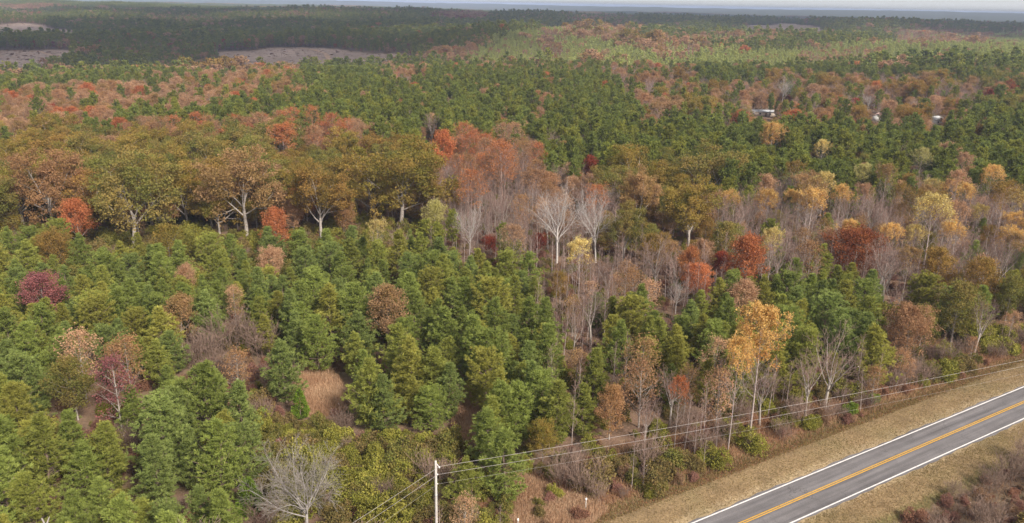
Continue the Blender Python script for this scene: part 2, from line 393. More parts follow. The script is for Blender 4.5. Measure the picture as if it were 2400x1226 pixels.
def make_pine(seed, h=11.0, R=3.0, low=0.12, tl=0.42, tw=0.11, nb=12, whorl=0.52, nbr=5, per=6, shape=0.9, mature=False, tl_spread=0.8, ovoid=0):
    r = random.Random(seed); g = np.random.default_rng(seed)
    S = []; lean = (r.gauss(0, 0.015), r.gauss(0, 0.015))
    def axis(z): return np.array([lean[0] * z + 0.08 * math.sin(z * 0.7 + seed), lean[1] * z + 0.08 * math.sin(z * 0.6 + 2 * seed), z])
    zs = np.linspace(-0.3, h * 0.985, 11)
    for i in range(10):
        S.append((*axis(zs[i]), *axis(zs[i + 1]), h * 0.0135 * (1 - 0.93 * i / 10) + 0.012, h * 0.0135 * (1 - 0.93 * (i + 1) / 10) + 0.012, 0))
    C, A = [], []; z = h * low; az0 = r.uniform(0, 6)
    while z < h * 0.97:
        t = (z / h - low) / (1 - low)
        if mature: Rm = R * max(0.16, math.sin(math.pi * (0.20 + 0.74 * t)) ** 0.75)
        elif ovoid: Rm = R * max(0.14, math.sqrt(max(0, 1 - ((t - 0.30) / 0.74) ** 2)))
        else: Rm = R * ((1 - t) ** shape) * min(1.0, 0.55 + t * 3.0) + 0.22
        for j in range(nbr):
            az = az0 + j * 6.283 / nbr + r.uniform(-0.45, 0.45); az0 += 0.3
            L = Rm * r.uniform(0.5, 1.25) * (0.85 + 0.2 * math.sin(az * 2 + seed)); el = math.radians(r.uniform(8, 30) + 34 * t)
            d = np.array([math.cos(az) * math.cos(el), math.sin(az) * math.cos(el), math.sin(el)])
            b0 = axis(z + r.uniform(-0.15, 0.15)); mid = b0 + d * L * 0.55; tipd = unit(d + np.array([0, 0, 0.45])); tip = mid + tipd * L * 0.45
            br = 0.018 + 0.011 * L
            S.append((*b0, *mid, br, br * 0.6, 1)); S.append((*mid, *tip, br * 0.6, 0.012, 1))
            n = max(2, int(per * (0.35 + L / R)))
            for q in range(n):
                s = r.uniform(0.32, 1.0) if q else 1.0
                c = b0 + (mid - b0) * min(1, s / 0.55) if s < 0.55 else mid + (tip - mid) * (s - 0.55) / 0.45
                lat = np.array([-math.sin(az), math.cos(az), 0]) * r.gauss(0, 0.30) * L * (0.35 + 0.4 * (1 - abs(s - 0.6)))
                c = c + lat + np.array([0, 0, r.uniform(-0.10, 0.16)])
                C.append(c); A.append(unit(d * 0.55 + lat * 0.4 + np.array([0, 0, 0.75]) + g.normal(size=3) * 0.2))
        z += whorl * r.uniform(0.75, 1.25) * (1 - 0.25 * t)
    for q in range(4):
        C.append(axis(h * (0.95 + 0.012 * q)) + g.normal(size=3) * 0.08); A.append(np.array([0, 0, 1.0]))
    C, A = np.array(C), np.array(A)
    V, F = tufts(C, A, tl, tw, nb, g, tl_spread)
    m = len(C); t1 = np.clip(g.random(m) * 0.7 + 0.3 * g.random(m), 0, 1)
    t1 = np.repeat(t1, nb * 4); t2 = np.repeat(np.repeat(g.random(m), nb) * 0.7 + g.random(m * nb) * 0.3, 4)
    S = np.array(S); tp = [(*tubes(S[S[:, 8] == 0][:, :8], 7), 0, 0.5, 0.5), (*tubes(S[S[:, 8] == 1][:, :8], 3), 0, 0.5, 0.5)]
    return tp, [(V, F, 1, t1, t2)], h
def make_shrub(seed, h=2.6, w=1.5, n=130, leafn=22, leafs=0.12, stem=True, gap=0.15):
    r = random.Random(seed); g = np.random.default_rng(seed); S = []
    lobes = [(np.array([r.gauss(0, w * 0.45), r.gauss(0, w * 0.45), 0]), r.uniform(0.5, 1.0)) for _ in range(6)]
    T = []
    for i in range(n):
        c, s = lobes[i % 6]
        d = unit(g.normal(size=3)); d[2] = abs(d[2]); rr = r.uniform(0.6, 1.02) ** 0.6
        p = c * (0.6 + 0.4 * s) + d * np.array([w * 0.75 * s, w * 0.75 * s, h * 0.92 * s]) * rr
        T.append(p)
        if i % 3 == 0:
            b = c * 0.4 + np.array([0, 0, -0.15]); mid = (b + p) * 0.5 + np.array([0, 0, 0.15]) + g.normal(size=3) * 0.08
            S.append((*b, *mid, 0.03, 0.02)); S.append((*mid, *p, 0.02, 0.01))
    T = np.array(T)
    C = (T[:, None] + g.normal(size=(len(T), leafn, 3)) * 0.2).reshape(-1, 3); C[:, 2] = np.maximum(C[:, 2], 0.05)
    V, F = leaves(C, leafs, g)
    t1 = np.repeat(np.repeat(g.random(len(T)), leafn), 4); t2 = np.repeat(g.random(len(C)), 4)
    return [(*tubes(np.array(S), 3), 0, 0.5, 0.5)], [(V, F, 1, t1, t2)], h
def make_brush(seed, h=3.0, n=60):
    """leafless multi-stem brush"""
    r = random.Random(seed); g = np.random.default_rng(seed); sk = Skel()
    P = dict(seg=(4, 3, 2), wig=(0.1, 0.15, 0.2), up=(0.05, 0.08, 0.05), tap=(0.75, 0.7, 0.6), max=2, k=(6, 4), t0=(0.3, 0.3), fork=(False, False),
             ang=((18, 45), (20, 45)), lr=(0.45, 0.5), prof=(lambda t: 1.2 - 0.5 * t, one), rr=(0.5, 0.6), tips=(1.0,))
    for i in range(n // 3):
        a = r.uniform(0, 6.28); q = r.uniform(0, 0.32) * h
        grow(sk, r, Vector((math.cos(a) * q, math.sin(a) * q, -0.1)), Vector((math.cos(a) * 0.55 * r.random(), math.sin(a) * 0.55 * r.random(), 1)).normalized(), h * r.uniform(0.6, 1.0), 0.024, 0, P)
    S = np.array(sk.seg); tp, cp = [], []
    for l in range(3):
        s = S[S[:, 8] == l][:, :8]; s[:, 6:8] = np.maximum(s[:, 6:8], 0.012)
        (tp if l == 0 else cp).append((*tubes(s, 3), 0 if l == 0 else 1, 0.5, 0.5))
    return tp, cp, h
def make_cedar(seed, h=5.0, w=1.5, n=420):
    r = random.Random(seed); g = np.random.default_rng(seed); C, A = [], []
    for i in range(n):
        t = r.random() ** 1.4; az = r.uniform(0, 6.28); q = w * (1 - t) ** 0.75 * r.uniform(0.7, 1.05) * min(1, 0.5 + 3 * t)
        C.append((math.cos(az) * q, math.sin(az) * q, 0.15 + t * h * 0.93)); A.append(unit(np.array([math.cos(az) * 0.6, math.sin(az) * 0.6, 0.9])))
    V, F = tufts(np.array(C), np.array(A), 0.42, 0.12, 9, g, 0.5)
    t1 = np.repeat(g.random(n), 36); t2 = np.repeat(g.random(n * 9), 4)
    return [(*tubes(np.array([(0, 0, -0.2, 0, 0, h * 0.9, 0.07, 0.02)]), 6), 0, 0.5, 0.5)], [(V, F, 1, t1, t2)], h

def P_(key, mats, res): add_proto(key, res[0], res[1], mats, res[2])
ML = (BARK_GREY, LEAF)
for s in range(6): P_('pine_young', (BARK_PINE, NEEDLE), make_pine(20 + s, 11, (3.5, 3.3, 3.7)[s % 3], per=9, tl=0.50, tw=0.078, nb=19, shape=(0.72, 0.60, 0.8)[s % 3], tl_spread=0.62, low=0.06, ovoid=int(s == 4)))
for s in range(4): P_('pine_mid', (BARK_PINE, NEEDLE), make_pine(40 + s, 15, 3.1, low=0.34, tl=0.75, tw=0.24, nb=8, whorl=0.75, per=5, mature=True))
for s in range(4): P_('oak', ML, make_oak(60 + s, spread=1.0 + 0.1 * (s % 2)))
for s in range(4): P_('maple', ML, make_round(80 + s, 13, width=0.36 + 0.04 * (s % 2), conic=0.25 * (s % 2)))
for s in range(2): P_('round', ML, make_round(90 + s, 10, width=0.62, low=0.10, k0=34, leafn=32))
for s in range(2): P_('poor', ML, make_round(94 + s, 12, width=0.33, keep=0.5, leafn=14, leafs=0.13))
for s in range(4): P_('tulip', (BARK_STEM, LEAF), make_tulip(100 + s))
for s in range(2): P_('tulip_sparse', (BARK_TWIG, LEAF), make_tulip(115 + s, thr=0.64, leafn=10, leafs=0.13, keep=0.42))
for s in range(2): P_('tulip_full', (BARK_STEM, LEAF), make_tulip(110 + s, thr=0.80, leafn=13, leafs=0.14, keep=0.85))
for s in range(3): P_('bare_white', (BARK_PALE, BARK_PALE), make_bare(120 + s, 21, k=(11, 9, 7), minr=0.014, r0=0.0145, ang0=(18, 60), up=0.09, wig=0.2))
for s in range(3): P_('bare', (BARK_GREY, BARK_TWIG), make_bare(130 + s, 15, k=(8, 8, 6), trunk=0.4, lr=1.1, ang0=(15, 40)))
P_('silver', (BARK_PALE, BARK_GREY), make_bare(147, 11.5, k=(13, 12, 12), trunk=0.24, lr=2.2, ang0=(14, 66), wig=0.24, up=0.05, minr=0.009, r0=0.018))
for s in range(4): P_('sapling', (BARK_STEM, BARK_TWIG), make_sapling(150 + s, k=20))
for s in range(4): P_('shrub', (BARK_BRUSH, LEAF), make_shrub(160 + s, 4.0, 2.1, n=300, leafn=20, leafs=0.125))
for s in range(2): P_('brush', (BARK_BRUSH, BARK_BRUSH), make_brush(170 + s))
P_('cedar', (BARK_PINE, NEEDLE), make_cedar(180))
# far versions
for s in range(3): P_('pine_far', (BARK_PINE, NEEDLE), make_pine(200 + s, 14, 3.0, low=0.3, tl=1.1, tw=0.62, nb=5, whorl=1.7, nbr=4, per=3, mature=(s != 2)))
for s in range(4): P_('hard_far', (BARK_TWIG, LEAF), make_round(210 + s, 14, leafn=6, leafs=0.42, width=0.42, k0=13, keep=(1.0, 0.8, 0.55, 0.45)[s]))
for s in range(2): P_('bare_far', (BARK_TWIG, BARK_TWIG), make_sapling(220 + s, 13, k=20))
def clump(seed, key, n, size):
    g = np.random.default_rng(seed); parts = []; ps = PROTO[key]
    for i in range(n):
        p = ps[g.integers(len(ps))]; a = g.uniform(0, 6.28); s = g.uniform(0.7, 1.1); c, sn = math.cos(a) * s, math.sin(a) * s
        off = np.array([*(g.uniform(-size / 2, size / 2, 2)), 0.0]); tv = g.random()
        for V, F, mi, t1, t2 in p['c']:
            V2 = np.stack([V[:, 0] * c - V[:, 1] * sn, V[:, 0] * sn + V[:, 1] * c, V[:, 2] * s], 1) + off
            parts.append((V2, F, mi, np.full(len(V), tv), t2))
    return [], parts, 14.0
for s in range(2): P_('pine_clump', (BARK_PINE, NEEDLE), clump(300 + s, 'pine_far', 26, 34))
for s in range(2): P_('hard_clump', ML, clump(310 + s, 'hard_far', 22, 34))

# build meshes: one trunk and one crown mesh for individual trees, one joined mesh for the far woods
TRI = 0
def build(parts, name, mats):
    V, F, mi, t1, t2 = join(parts)
    return mesh_np(name, V, F, mats, mi, dict(tint=t1, tint2=t2))
for key, lst in PROTO.items():
    for i, p in enumerate(lst):
        p['both'] = build(p['t'] + p['c'], key, p['m'])
        if not key.endswith(('far', 'clump')):
            p['trunk'] = build(p['t'], key + '_trunk', p['m']); p['crown'] = build(p['c'], key + '_crown', p['m'])
        TRI += sum(len(F) * (F.shape[1] - 2) for _, F, *_ in p['t'] + p['c']) * 2
print('prototype triangles', TRI)
# ------------------------------------------------------------------ ground
CLEARCUTS = [   # world outlines found where the photo shows bare felled ground
    [at(*p) for p in ((-60, 128), (0, 118), (120, 118), (205, 124), (190, 140), (150, 160), (110, 178), (60, 190), (-60, 195))],
    [at(*p) for p in ((505, 122), (620, 114), (760, 111), (880, 120), (965, 133), (1000, 150), (900, 172), (880, 188), (700, 190), (540, 190), (498, 150))],
    [at(*p) for p in ((-60, 60), (60, 55), (150, 68), (200, 80), (150, 100), (-60, 108))],
    [at(*p) for p in ((1735, 60), (1860, 56), (1940, 66), (1925, 88), (1800, 94), (1735, 84))]]
CLEARINGS = [(p, [at(*q) for q in p]) for p in (
    [(690, 880), (715, 845), (760, 850), (800, 890), (815, 960), (740, 985), (690, 950)],
    [(1065, 905), (1110, 900), (1125, 960), (1110, 1040), (1065, 1050), (1055, 960)],
    [(1150, 1105), (1200, 1085), (1235, 1120), (1330, 1160), (1400, 1175), (1425, 1195), (1370, 1250), (1170, 1270), (1200, 1180)],
    [(400, 1215), (450, 1195), (520, 1215), (530, 1260), (400, 1260)])]
YARD = [at(*p) for p in ((2055, 290), (2060, 274), (2110, 268), (2150, 282), (2115, 292))]
def inxy(x, y, poly, rag=0.0):
    x = np.asarray(x); y = np.asarray(y)
    return inpoly(x + rag * np.sin(y / 19 + np.sin(x / 31)), y + rag * 2.5 * np.sin(x / 23 + 2 * np.sin(y / 47)), [(p[0], p[1]) for p in poly])

def ground_grid():
    az = np.radians(np.concatenate([np.arange(-180, -50, 5.0), np.arange(-50, 50, 0.3), np.arange(50, 180.1, 5.0)]))
    rr = np.concatenate([[0.5, 20, 40, 55], np.arange(62, 150, 0.9), np.arange(150, 330, 2.0), 330 * np.exp(np.arange(0, 4.2, 0.018))])
    A, R = np.meshgrid(az, rr); x = R * np.sin(A); y = R * np.cos(A)
    # follow the roadside ditch shape and the far hills
    z = height(x.ravel(), y.ravel()).reshape(x.shape)
    nr, na = x.shape; k = (np.arange(nr - 1)[:, None] * na + np.arange(na - 1)[None]).ravel()
    F = np.stack([k, k + na, k + na + 1, k + 1], 1)[:, ::-1]
    X, Y = x.ravel(), y.ravel(); lat = road_lat(X, Y); r = np.hypot(X, Y)
    col = np.tile(np.array([0.20, 0.125, 0.085]), (len(X), 1))                       # leaf litter
    far = r > 2900; col[far] = np.array([0.062, 0.072, 0.042])
    verge = ((lat < 0) & (lat > -7.0 - 1.2 * np.sin(X / 7)) | (lat > ROAD_W) & (lat < ROAD_W + 6.0 + np.sin(X / 5))) & (r < 500)
    col[verge] = (0.27, 0.185, 0.098)
    litter = (lat <= -5.5) & (lat > -17) & (r < 400) & ~verge; col[litter] = (0.23, 0.115, 0.065)
    sh = ((lat < 0.3) & (lat > -1.6) | (lat > ROAD_W - .3) & (lat < ROAD_W + 0.9)) & (r < 500); col[sh] = (0.36, 0.265, 0.155)
    ditch = (np.abs(lat + 8.0) < 0.7) | (np.abs(lat - ROAD_W - 5.8) < 0.8); col[ditch & (r < 400)] = (0.15, 0.125, 0.05)
    scrub = (lat >= ROAD_W + 6.4) & (r < 400); col[scrub] = (0.17, 0.115, 0.08)
    for i, (_, c) in enumerate(CLEARINGS):
        col[inxy(X, Y, c)] = ((0.40, 0.24, 0.135), (0.33, 0.18, 0.10), (0.44, 0.27, 0.16), (0.50, 0.24, 0.13))[i]
    for c in CLEARCUTS:
        col[inxy(X, Y, c, 7)] = (0.42, 0.295, 0.235)
    col[inxy(X, Y, YARD)] = (0.42, 0.33, 0.18)
    me = mesh_np('ground', np.stack([X, Y, z.ravel()], 1), F, (), None, dict(gcol=col))
    me.polygons.foreach_set('use_smooth', np.ones(len(me.polygons), bool))
    m, nt, b = mat('ground_cover')
    tc = nt.nodes.new('ShaderNodeTexCoord').outputs['Object']
    base = attr(nt, 'gcol').outputs['Color']
    n1 = noise(nt, 0.35, 6, 0.65, tc); n2 = noise(nt, 3.2, 4, 0.7, tc); n3 = noise(nt, 0.012, 5, 0.6, tc)
    v = math_(nt, 'MULTIPLY', ramp(nt, n1.outputs[0], [(0.3, 0.72), (0.7, 1.25)]), ramp(nt, n2.outputs[0], [(0.3, 0.65), (0.7, 1.3)]))
    v = math_(nt, 'MULTIPLY', v, ramp(nt, n3.outputs[0], [(0.3, 0.8), (0.7, 1.15)]))
    c = mixc(nt, 1.0, base, v, 'MULTIPLY')
    c = mixc(nt, math_(nt, 'MULTIPLY', ramp(nt, n1.outputs[0], [(0.52, 0.0), (0.7, 1.0)]), 0.25), c, (0.12, 0.12, 0.045))
    c = mixc(nt, math_(nt, 'MULTIPLY', ramp(nt, noise(nt, 0.09, 5, 0.65, tc).outputs[0], [(0.48, 0.0), (0.62, 1.0)]), 0.3), c, (0.17, 0.15, 0.065))
    nt.links.new(c, b.inputs['Base Color']); b.inputs['Roughness'].default_value = 0.95
    bp = nt.nodes.new('ShaderNodeBump'); bp.inputs['Distance'].default_value = 0.25; bp.inputs['Strength'].default_value = 0.5
    nt.links.new(n2.outputs[0], bp.inputs['Height']); nt.links.new(bp.outputs[0], b.inputs['Normal'])
    me.materials.append(m)
    return tag(mobj('ground', me), 'leaf-strewn rolling ground under the forest', None, None, 'structure')
ground_grid()

# ------------------------------------------------------------------ road with painted lines
def strip(name, l0, l1, z, m, t0=-160, t1=520, step=4.0, parent=None, wob=0.0):
    t = np.arange(t0, t1 + .1, step); V = []
    for i, q in enumerate(t):
        a = RA + RD * q
        for k, l in enumerate((l0, l1)):
            w = wob * math.sin(q * 1.7 + k * 2) * (1 if k else -1) + wob * math.sin(q * 0.37)
            p = a + RN * (l + w); V.append((p[0], p[1], z))
    k = np.arange(len(t) - 1) * 2; F = np.stack([k, k + 1, k + 3, k + 2], 1)
    return mobj(name, mesh_np(name, V, F, (m,)), parent)
m, nt, b = mat('asphalt')
tc = nt.nodes.new('ShaderNodeTexCoord').outputs['Object']
mp = nt.nodes.new('ShaderNodeMapping'); mp.inputs['Rotation'].default_value = (0, 0, -(math.pi / 2 - ROAD_DIR)); mp.inputs['Scale'].default_value = (0.03, 1, 1); mp.vector_type = 'TEXTURE'
mp2 = nt.nodes.new('ShaderNodeMapping'); mp2.vector_type = 'POINT'; mp2.inputs['Rotation'].default_value = (0, 0, -(math.pi / 2 - ROAD_DIR)); mp2.inputs['Scale'].default_value = (1, 1, 1)
nt.links.new(tc, mp2.inputs[0])
mp3 = nt.nodes.new('ShaderNodeMapping'); mp3.inputs['Scale'].default_value = (0.04, 1.0, 1.0); nt.links.new(mp2.outputs[0], mp3.inputs[0])
ns = noise(nt, 1.3, 4, 0.6, mp3.outputs[0]); nf = noise(nt, 9, 5, 0.7, tc); nl = noise(nt, 0.25, 3, 0.6, tc)
c = mixc(nt, ramp(nt, ns.outputs[0], [(0.35, 0.0), (0.65, 1.0)]), (0.115, 0.106, 0.108), (0.18, 0.166, 0.166))
sp = nt.nodes.new('ShaderNodeSeparateXYZ'); nt.links.new(mp2.outputs[0], sp.inputs[0])
aa = -(math.pi / 2 - ROAD_DIR); y0 = RA[0] * math.sin(aa) + RA[1] * math.cos(aa)
lt = math_(nt, 'MULTIPLY', math_(nt, 'ADD', math_(nt, 'MULTIPLY', sp.outputs[1], -1.0), y0 - 0.87), 2 * math.pi / 1.47)
tr_ = math_(nt, 'ADD', math_(nt, 'MULTIPLY', math_(nt, 'COSINE', lt), 0.085), 1.0)
c = mixc(nt, 1.0, c, tr_, 'MULTIPLY')
c = mixc(nt, 1.0, c, math_(nt, 'MULTIPLY', ramp(nt, nf.outputs[0], [(0.3, 0.8), (0.7, 1.2)]), ramp(nt, nl.outputs[0], [(0.3, 0.88), (0.7, 1.1)])), 'MULTIPLY')
vo = nt.nodes.new('ShaderNodeTexVoronoi'); vo.feature = 'DISTANCE_TO_EDGE'; vo.inputs['Scale'].default_value = 0.22
wv = noise(nt, 0.8, 4, 0.7, tc); vm = nt.nodes.new('ShaderNodeVectorMath'); vm.operation = 'ADD'; nt.links.new(tc, vm.inputs[0])
vs = nt.nodes.new('ShaderNodeVectorMath'); vs.operation = 'SCALE'; vs.inputs[3].default_value = 2.2; nt.links.new(wv.outputs[1], vs.inputs[0]); nt.links.new(vs.outputs[0], vm.inputs[1]); nt.links.new(vm.outputs[0], vo.inputs['Vector'])
crk = ramp(nt, vo.outputs['Distance'], [(0.0, 1.0), (0.012, 0.0)])
crk = math_(nt, 'MULTIPLY', crk, ramp(nt, noise(nt, 0.15, 2, .5, tc).outputs[0], [(0.45, 0.0), (0.6, 0.8)]))
c = mixc(nt, crk, c, (0.05, 0.046, 0.045))
nt.links.new(c, b.inputs['Base Color']); b.inputs['Roughness'].default_value = 0.9
nt.nodes.remove(mp)
road = tag(strip('road', -0.38, ROAD_W + 0.42, 0.06, m, wob=0.11, step=0.9), 'grey asphalt two-lane road crossing the lower corner', None, None, 'structure')
def paint(name, c0):
    m, nt, b = mat(name); n = noise(nt, 2.5, 5, 0.75); n2 = noise(nt, 14, 3, 0.7)
    w = math_(nt, 'MULTIPLY', ramp(nt, n.outputs[0], [(0.3, 0.62), (0.52, 1.0)]), ramp(nt, n2.outputs[0], [(0.3, 0.7), (0.55, 1.0)]))
    nt.links.new(mixc(nt, 1.0, c0, w, 'MULTIPLY'), b.inputs['Base Color']); return m
WHITE = paint('white_road_paint', (0.74, 0.70, 0.68)); YEL = paint('yellow_road_paint', (0.66, 0.36, 0.035))
strip('edge_line', -0.10, 0.10, 0.066, WHITE, parent=road); strip('edge_line', ROAD_W - 0.10, ROAD_W + 0.10, 0.066, WHITE, parent=road)
strip('centre_line', ROAD_W / 2 - 0.23, ROAD_W / 2 - 0.08, 0.066, YEL, parent=road); strip('centre_line', ROAD_W / 2 + 0.08, ROAD_W / 2 + 0.23, 0.066, YEL, parent=road)

# ------------------------------------------------------------------ plant kinds
C3 = lambda *a: a
PAL = {
    'pineY': [((0.225, 0.270, 0.063), (0.331, 0.372, 0.095)), ((0.206, 0.258, 0.070), (0.306, 0.349, 0.104)), ((0.256, 0.279, 0.059), (0.374, 0.378, 0.089)),
              ((0.300, 0.291, 0.059), (0.412, 0.384, 0.090)), ((0.225, 0.270, 0.059), (0.324, 0.367, 0.093))],
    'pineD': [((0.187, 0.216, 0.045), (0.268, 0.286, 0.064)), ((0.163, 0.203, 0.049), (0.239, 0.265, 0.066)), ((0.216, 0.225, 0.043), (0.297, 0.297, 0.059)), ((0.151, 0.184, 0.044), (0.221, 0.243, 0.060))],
    'pineLit': [((0.402, 0.436, 0.136), (0.499, 0.500, 0.173)), ((0.376, 0.417, 0.136), (0.467, 0.487, 0.166))],  # young pines' paler green, with the hill's sunlight brightened into the colour
    'olive': [((0.195, 0.195, 0.048), (0.31, 0.225, 0.07)), ((0.175, 0.185, 0.048), (0.27, 0.23, 0.06))],
    'gold_olive': [((0.235, 0.205, 0.042), (0.37, 0.25, 0.065))],
    'tan': [((0.42, 0.255, 0.125), (0.29, 0.19, 0.07)), ((0.45, 0.27, 0.15), (0.34, 0.215, 0.09))],
    'ochre': [((0.38, 0.225, 0.065), (0.25, 0.175, 0.045))],
    'rust': [((0.42, 0.235, 0.12), (0.33, 0.19, 0.08)), ((0.46, 0.265, 0.145), (0.37, 0.205, 0.105))],
    'orange': [((0.55, 0.205, 0.085), (0.45, 0.165, 0.07)), ((0.53, 0.24, 0.095), (0.46, 0.175, 0.07))],
    'peach': [((0.52, 0.325, 0.19), (0.43, 0.25, 0.145)), ((0.48, 0.30, 0.175), (0.39, 0.235, 0.135))],
    'red': [((0.38, 0.09, 0.05), (0.28, 0.07, 0.04))],
    'darkred': [((0.27, 0.085, 0.042), (0.36, 0.13, 0.05))],
    'crimson': [((0.33, 0.125, 0.115), (0.24, 0.095, 0.10))],
    'yellow': [((0.55, 0.36, 0.10), (0.68, 0.56, 0.22))],
    'gold': [((0.54, 0.27, 0.085), (0.68, 0.46, 0.16))],
    'paleyel': [((0.40, 0.36, 0.11), (0.54, 0.48, 0.19))],
    'lime': [((0.17, 0.26, 0.03), (0.22, 0.30, 0.045))],
    'shrubO': [((0.25, 0.25, 0.05), (0.37, 0.325, 0.07)), ((0.165, 0.175, 0.045), (0.28, 0.225, 0.065)), ((0.225, 0.225, 0.042), (0.33, 0.295, 0.065)), ((0.20, 0.17, 0.06), (0.29, 0.20, 0.08))],
    'shrubB': [((0.34, 0.18, 0.11), (0.25, 0.13, 0.09)), ((0.29, 0.18, 0.11), (0.38, 0.24, 0.14)), ((0.28, 0.145, 0.11), (0.36, 0.19, 0.14))],
    'shrubG': [((0.17, 0.25, 0.032), (0.24, 0.30, 0.045))],
    'twig': [((0.2, 0.16, 0.14), (0.2, 0.16, 0.14))],
}
WORD = dict(pineY='bright green', pineD='dark green', pineLit='pale green', olive='olive green', gold_olive='golden olive', tan='tan', ochre='ochre', rust='rust brown', orange='orange',
            peach='peach brown', red='red', darkred='dark red', crimson='dull crimson', yellow='yellow-topped', gold='gold-topped', paleyel='pale yellow', lime='lime green',
            shrubO='olive', shrubB='russet brown', shrubG='vivid green', twig='leafless')
# type: near prototype, far prototype, height range, crown radius, palette list, thing name, category
TY = {
    'pineY': ('pine_young', 'pine_far', (7, 11), 2.5, ('pineY',), 'pine_tree'),
    'pineD': ('pine_mid', 'pine_far', (10, 18), 2.1, ('pineD',), 'pine_tree'),
    'pineLit': ('pine_young', 'pine_far', (8, 11), 1.9, ('pineLit',), 'pine_tree'),
    'oakO': ('oak', 'hard_far', (16, 22), 5.2, ('olive', 'gold_olive', 'olive'), 'oak_tree'),
    'oakT': ('oak', 'hard_far', (15, 20), 5.0, ('tan', 'ochre', 'gold_olive'), 'oak_tree'),
    'mapO': ('maple', 'hard_far', (10, 16), 3.0, ('orange', 'rust', 'rust', 'peach', 'tan', 'peach'), 'maple_tree'),
    'mapP': ('maple', 'hard_far', (8, 13), 2.8, ('peach', 'tan'), 'maple_tree'),
    'mapR': ('maple', 'hard_far', (7, 12), 2.5, ('red', 'crimson', 'darkred'), 'maple_tree'),
    'mapG': ('maple', 'hard_far', (8, 13), 2.8, ('olive', 'ochre', 'gold_olive'), 'maple_tree'),
    'poor': ('poor', 'hard_far', (8, 13), 2.4, ('peach', 'rust', 'tan', 'peach'), 'maple_tree'),
    'tulY': ('tulip', 'hard_far', (13, 18), 2.6, ('yellow', 'ochre', 'tan', 'peach', 'tan', 'gold'), 'tulip_tree'),
    'tulO': ('tulip_sparse', 'hard_far', (15, 20), 2.6, ('orange', 'rust'), 'tulip_tree'),
    'bare': ('bare', 'bare_far', (10, 16), 2.5, ('twig',), 'bare_tree'),
    'bareW': ('bare_white', 'bare_far', (13, 19), 3.4, ('twig',), 'bare_tree'),
    'sap': ('sapling', 'bare_far', (7, 12), 0.85, ('twig',), 'sapling'),
    'shO': ('shrub', 'hard_far', (2.2, 5.2), 1.15, ('shrubO',), 'shrub'),
    'shB': ('shrub', 'hard_far', (0.9, 2.4), 1.2, ('shrubB',), 'shrub'),
    'shG': ('shrub', 'hard_far', (1.0, 2.4), 1.1, ('shrubG',), 'shrub'),
    'brush': ('brush', 'bare_far', (2.2, 4.5), 1.4, ('twig',), 'brush'),
}
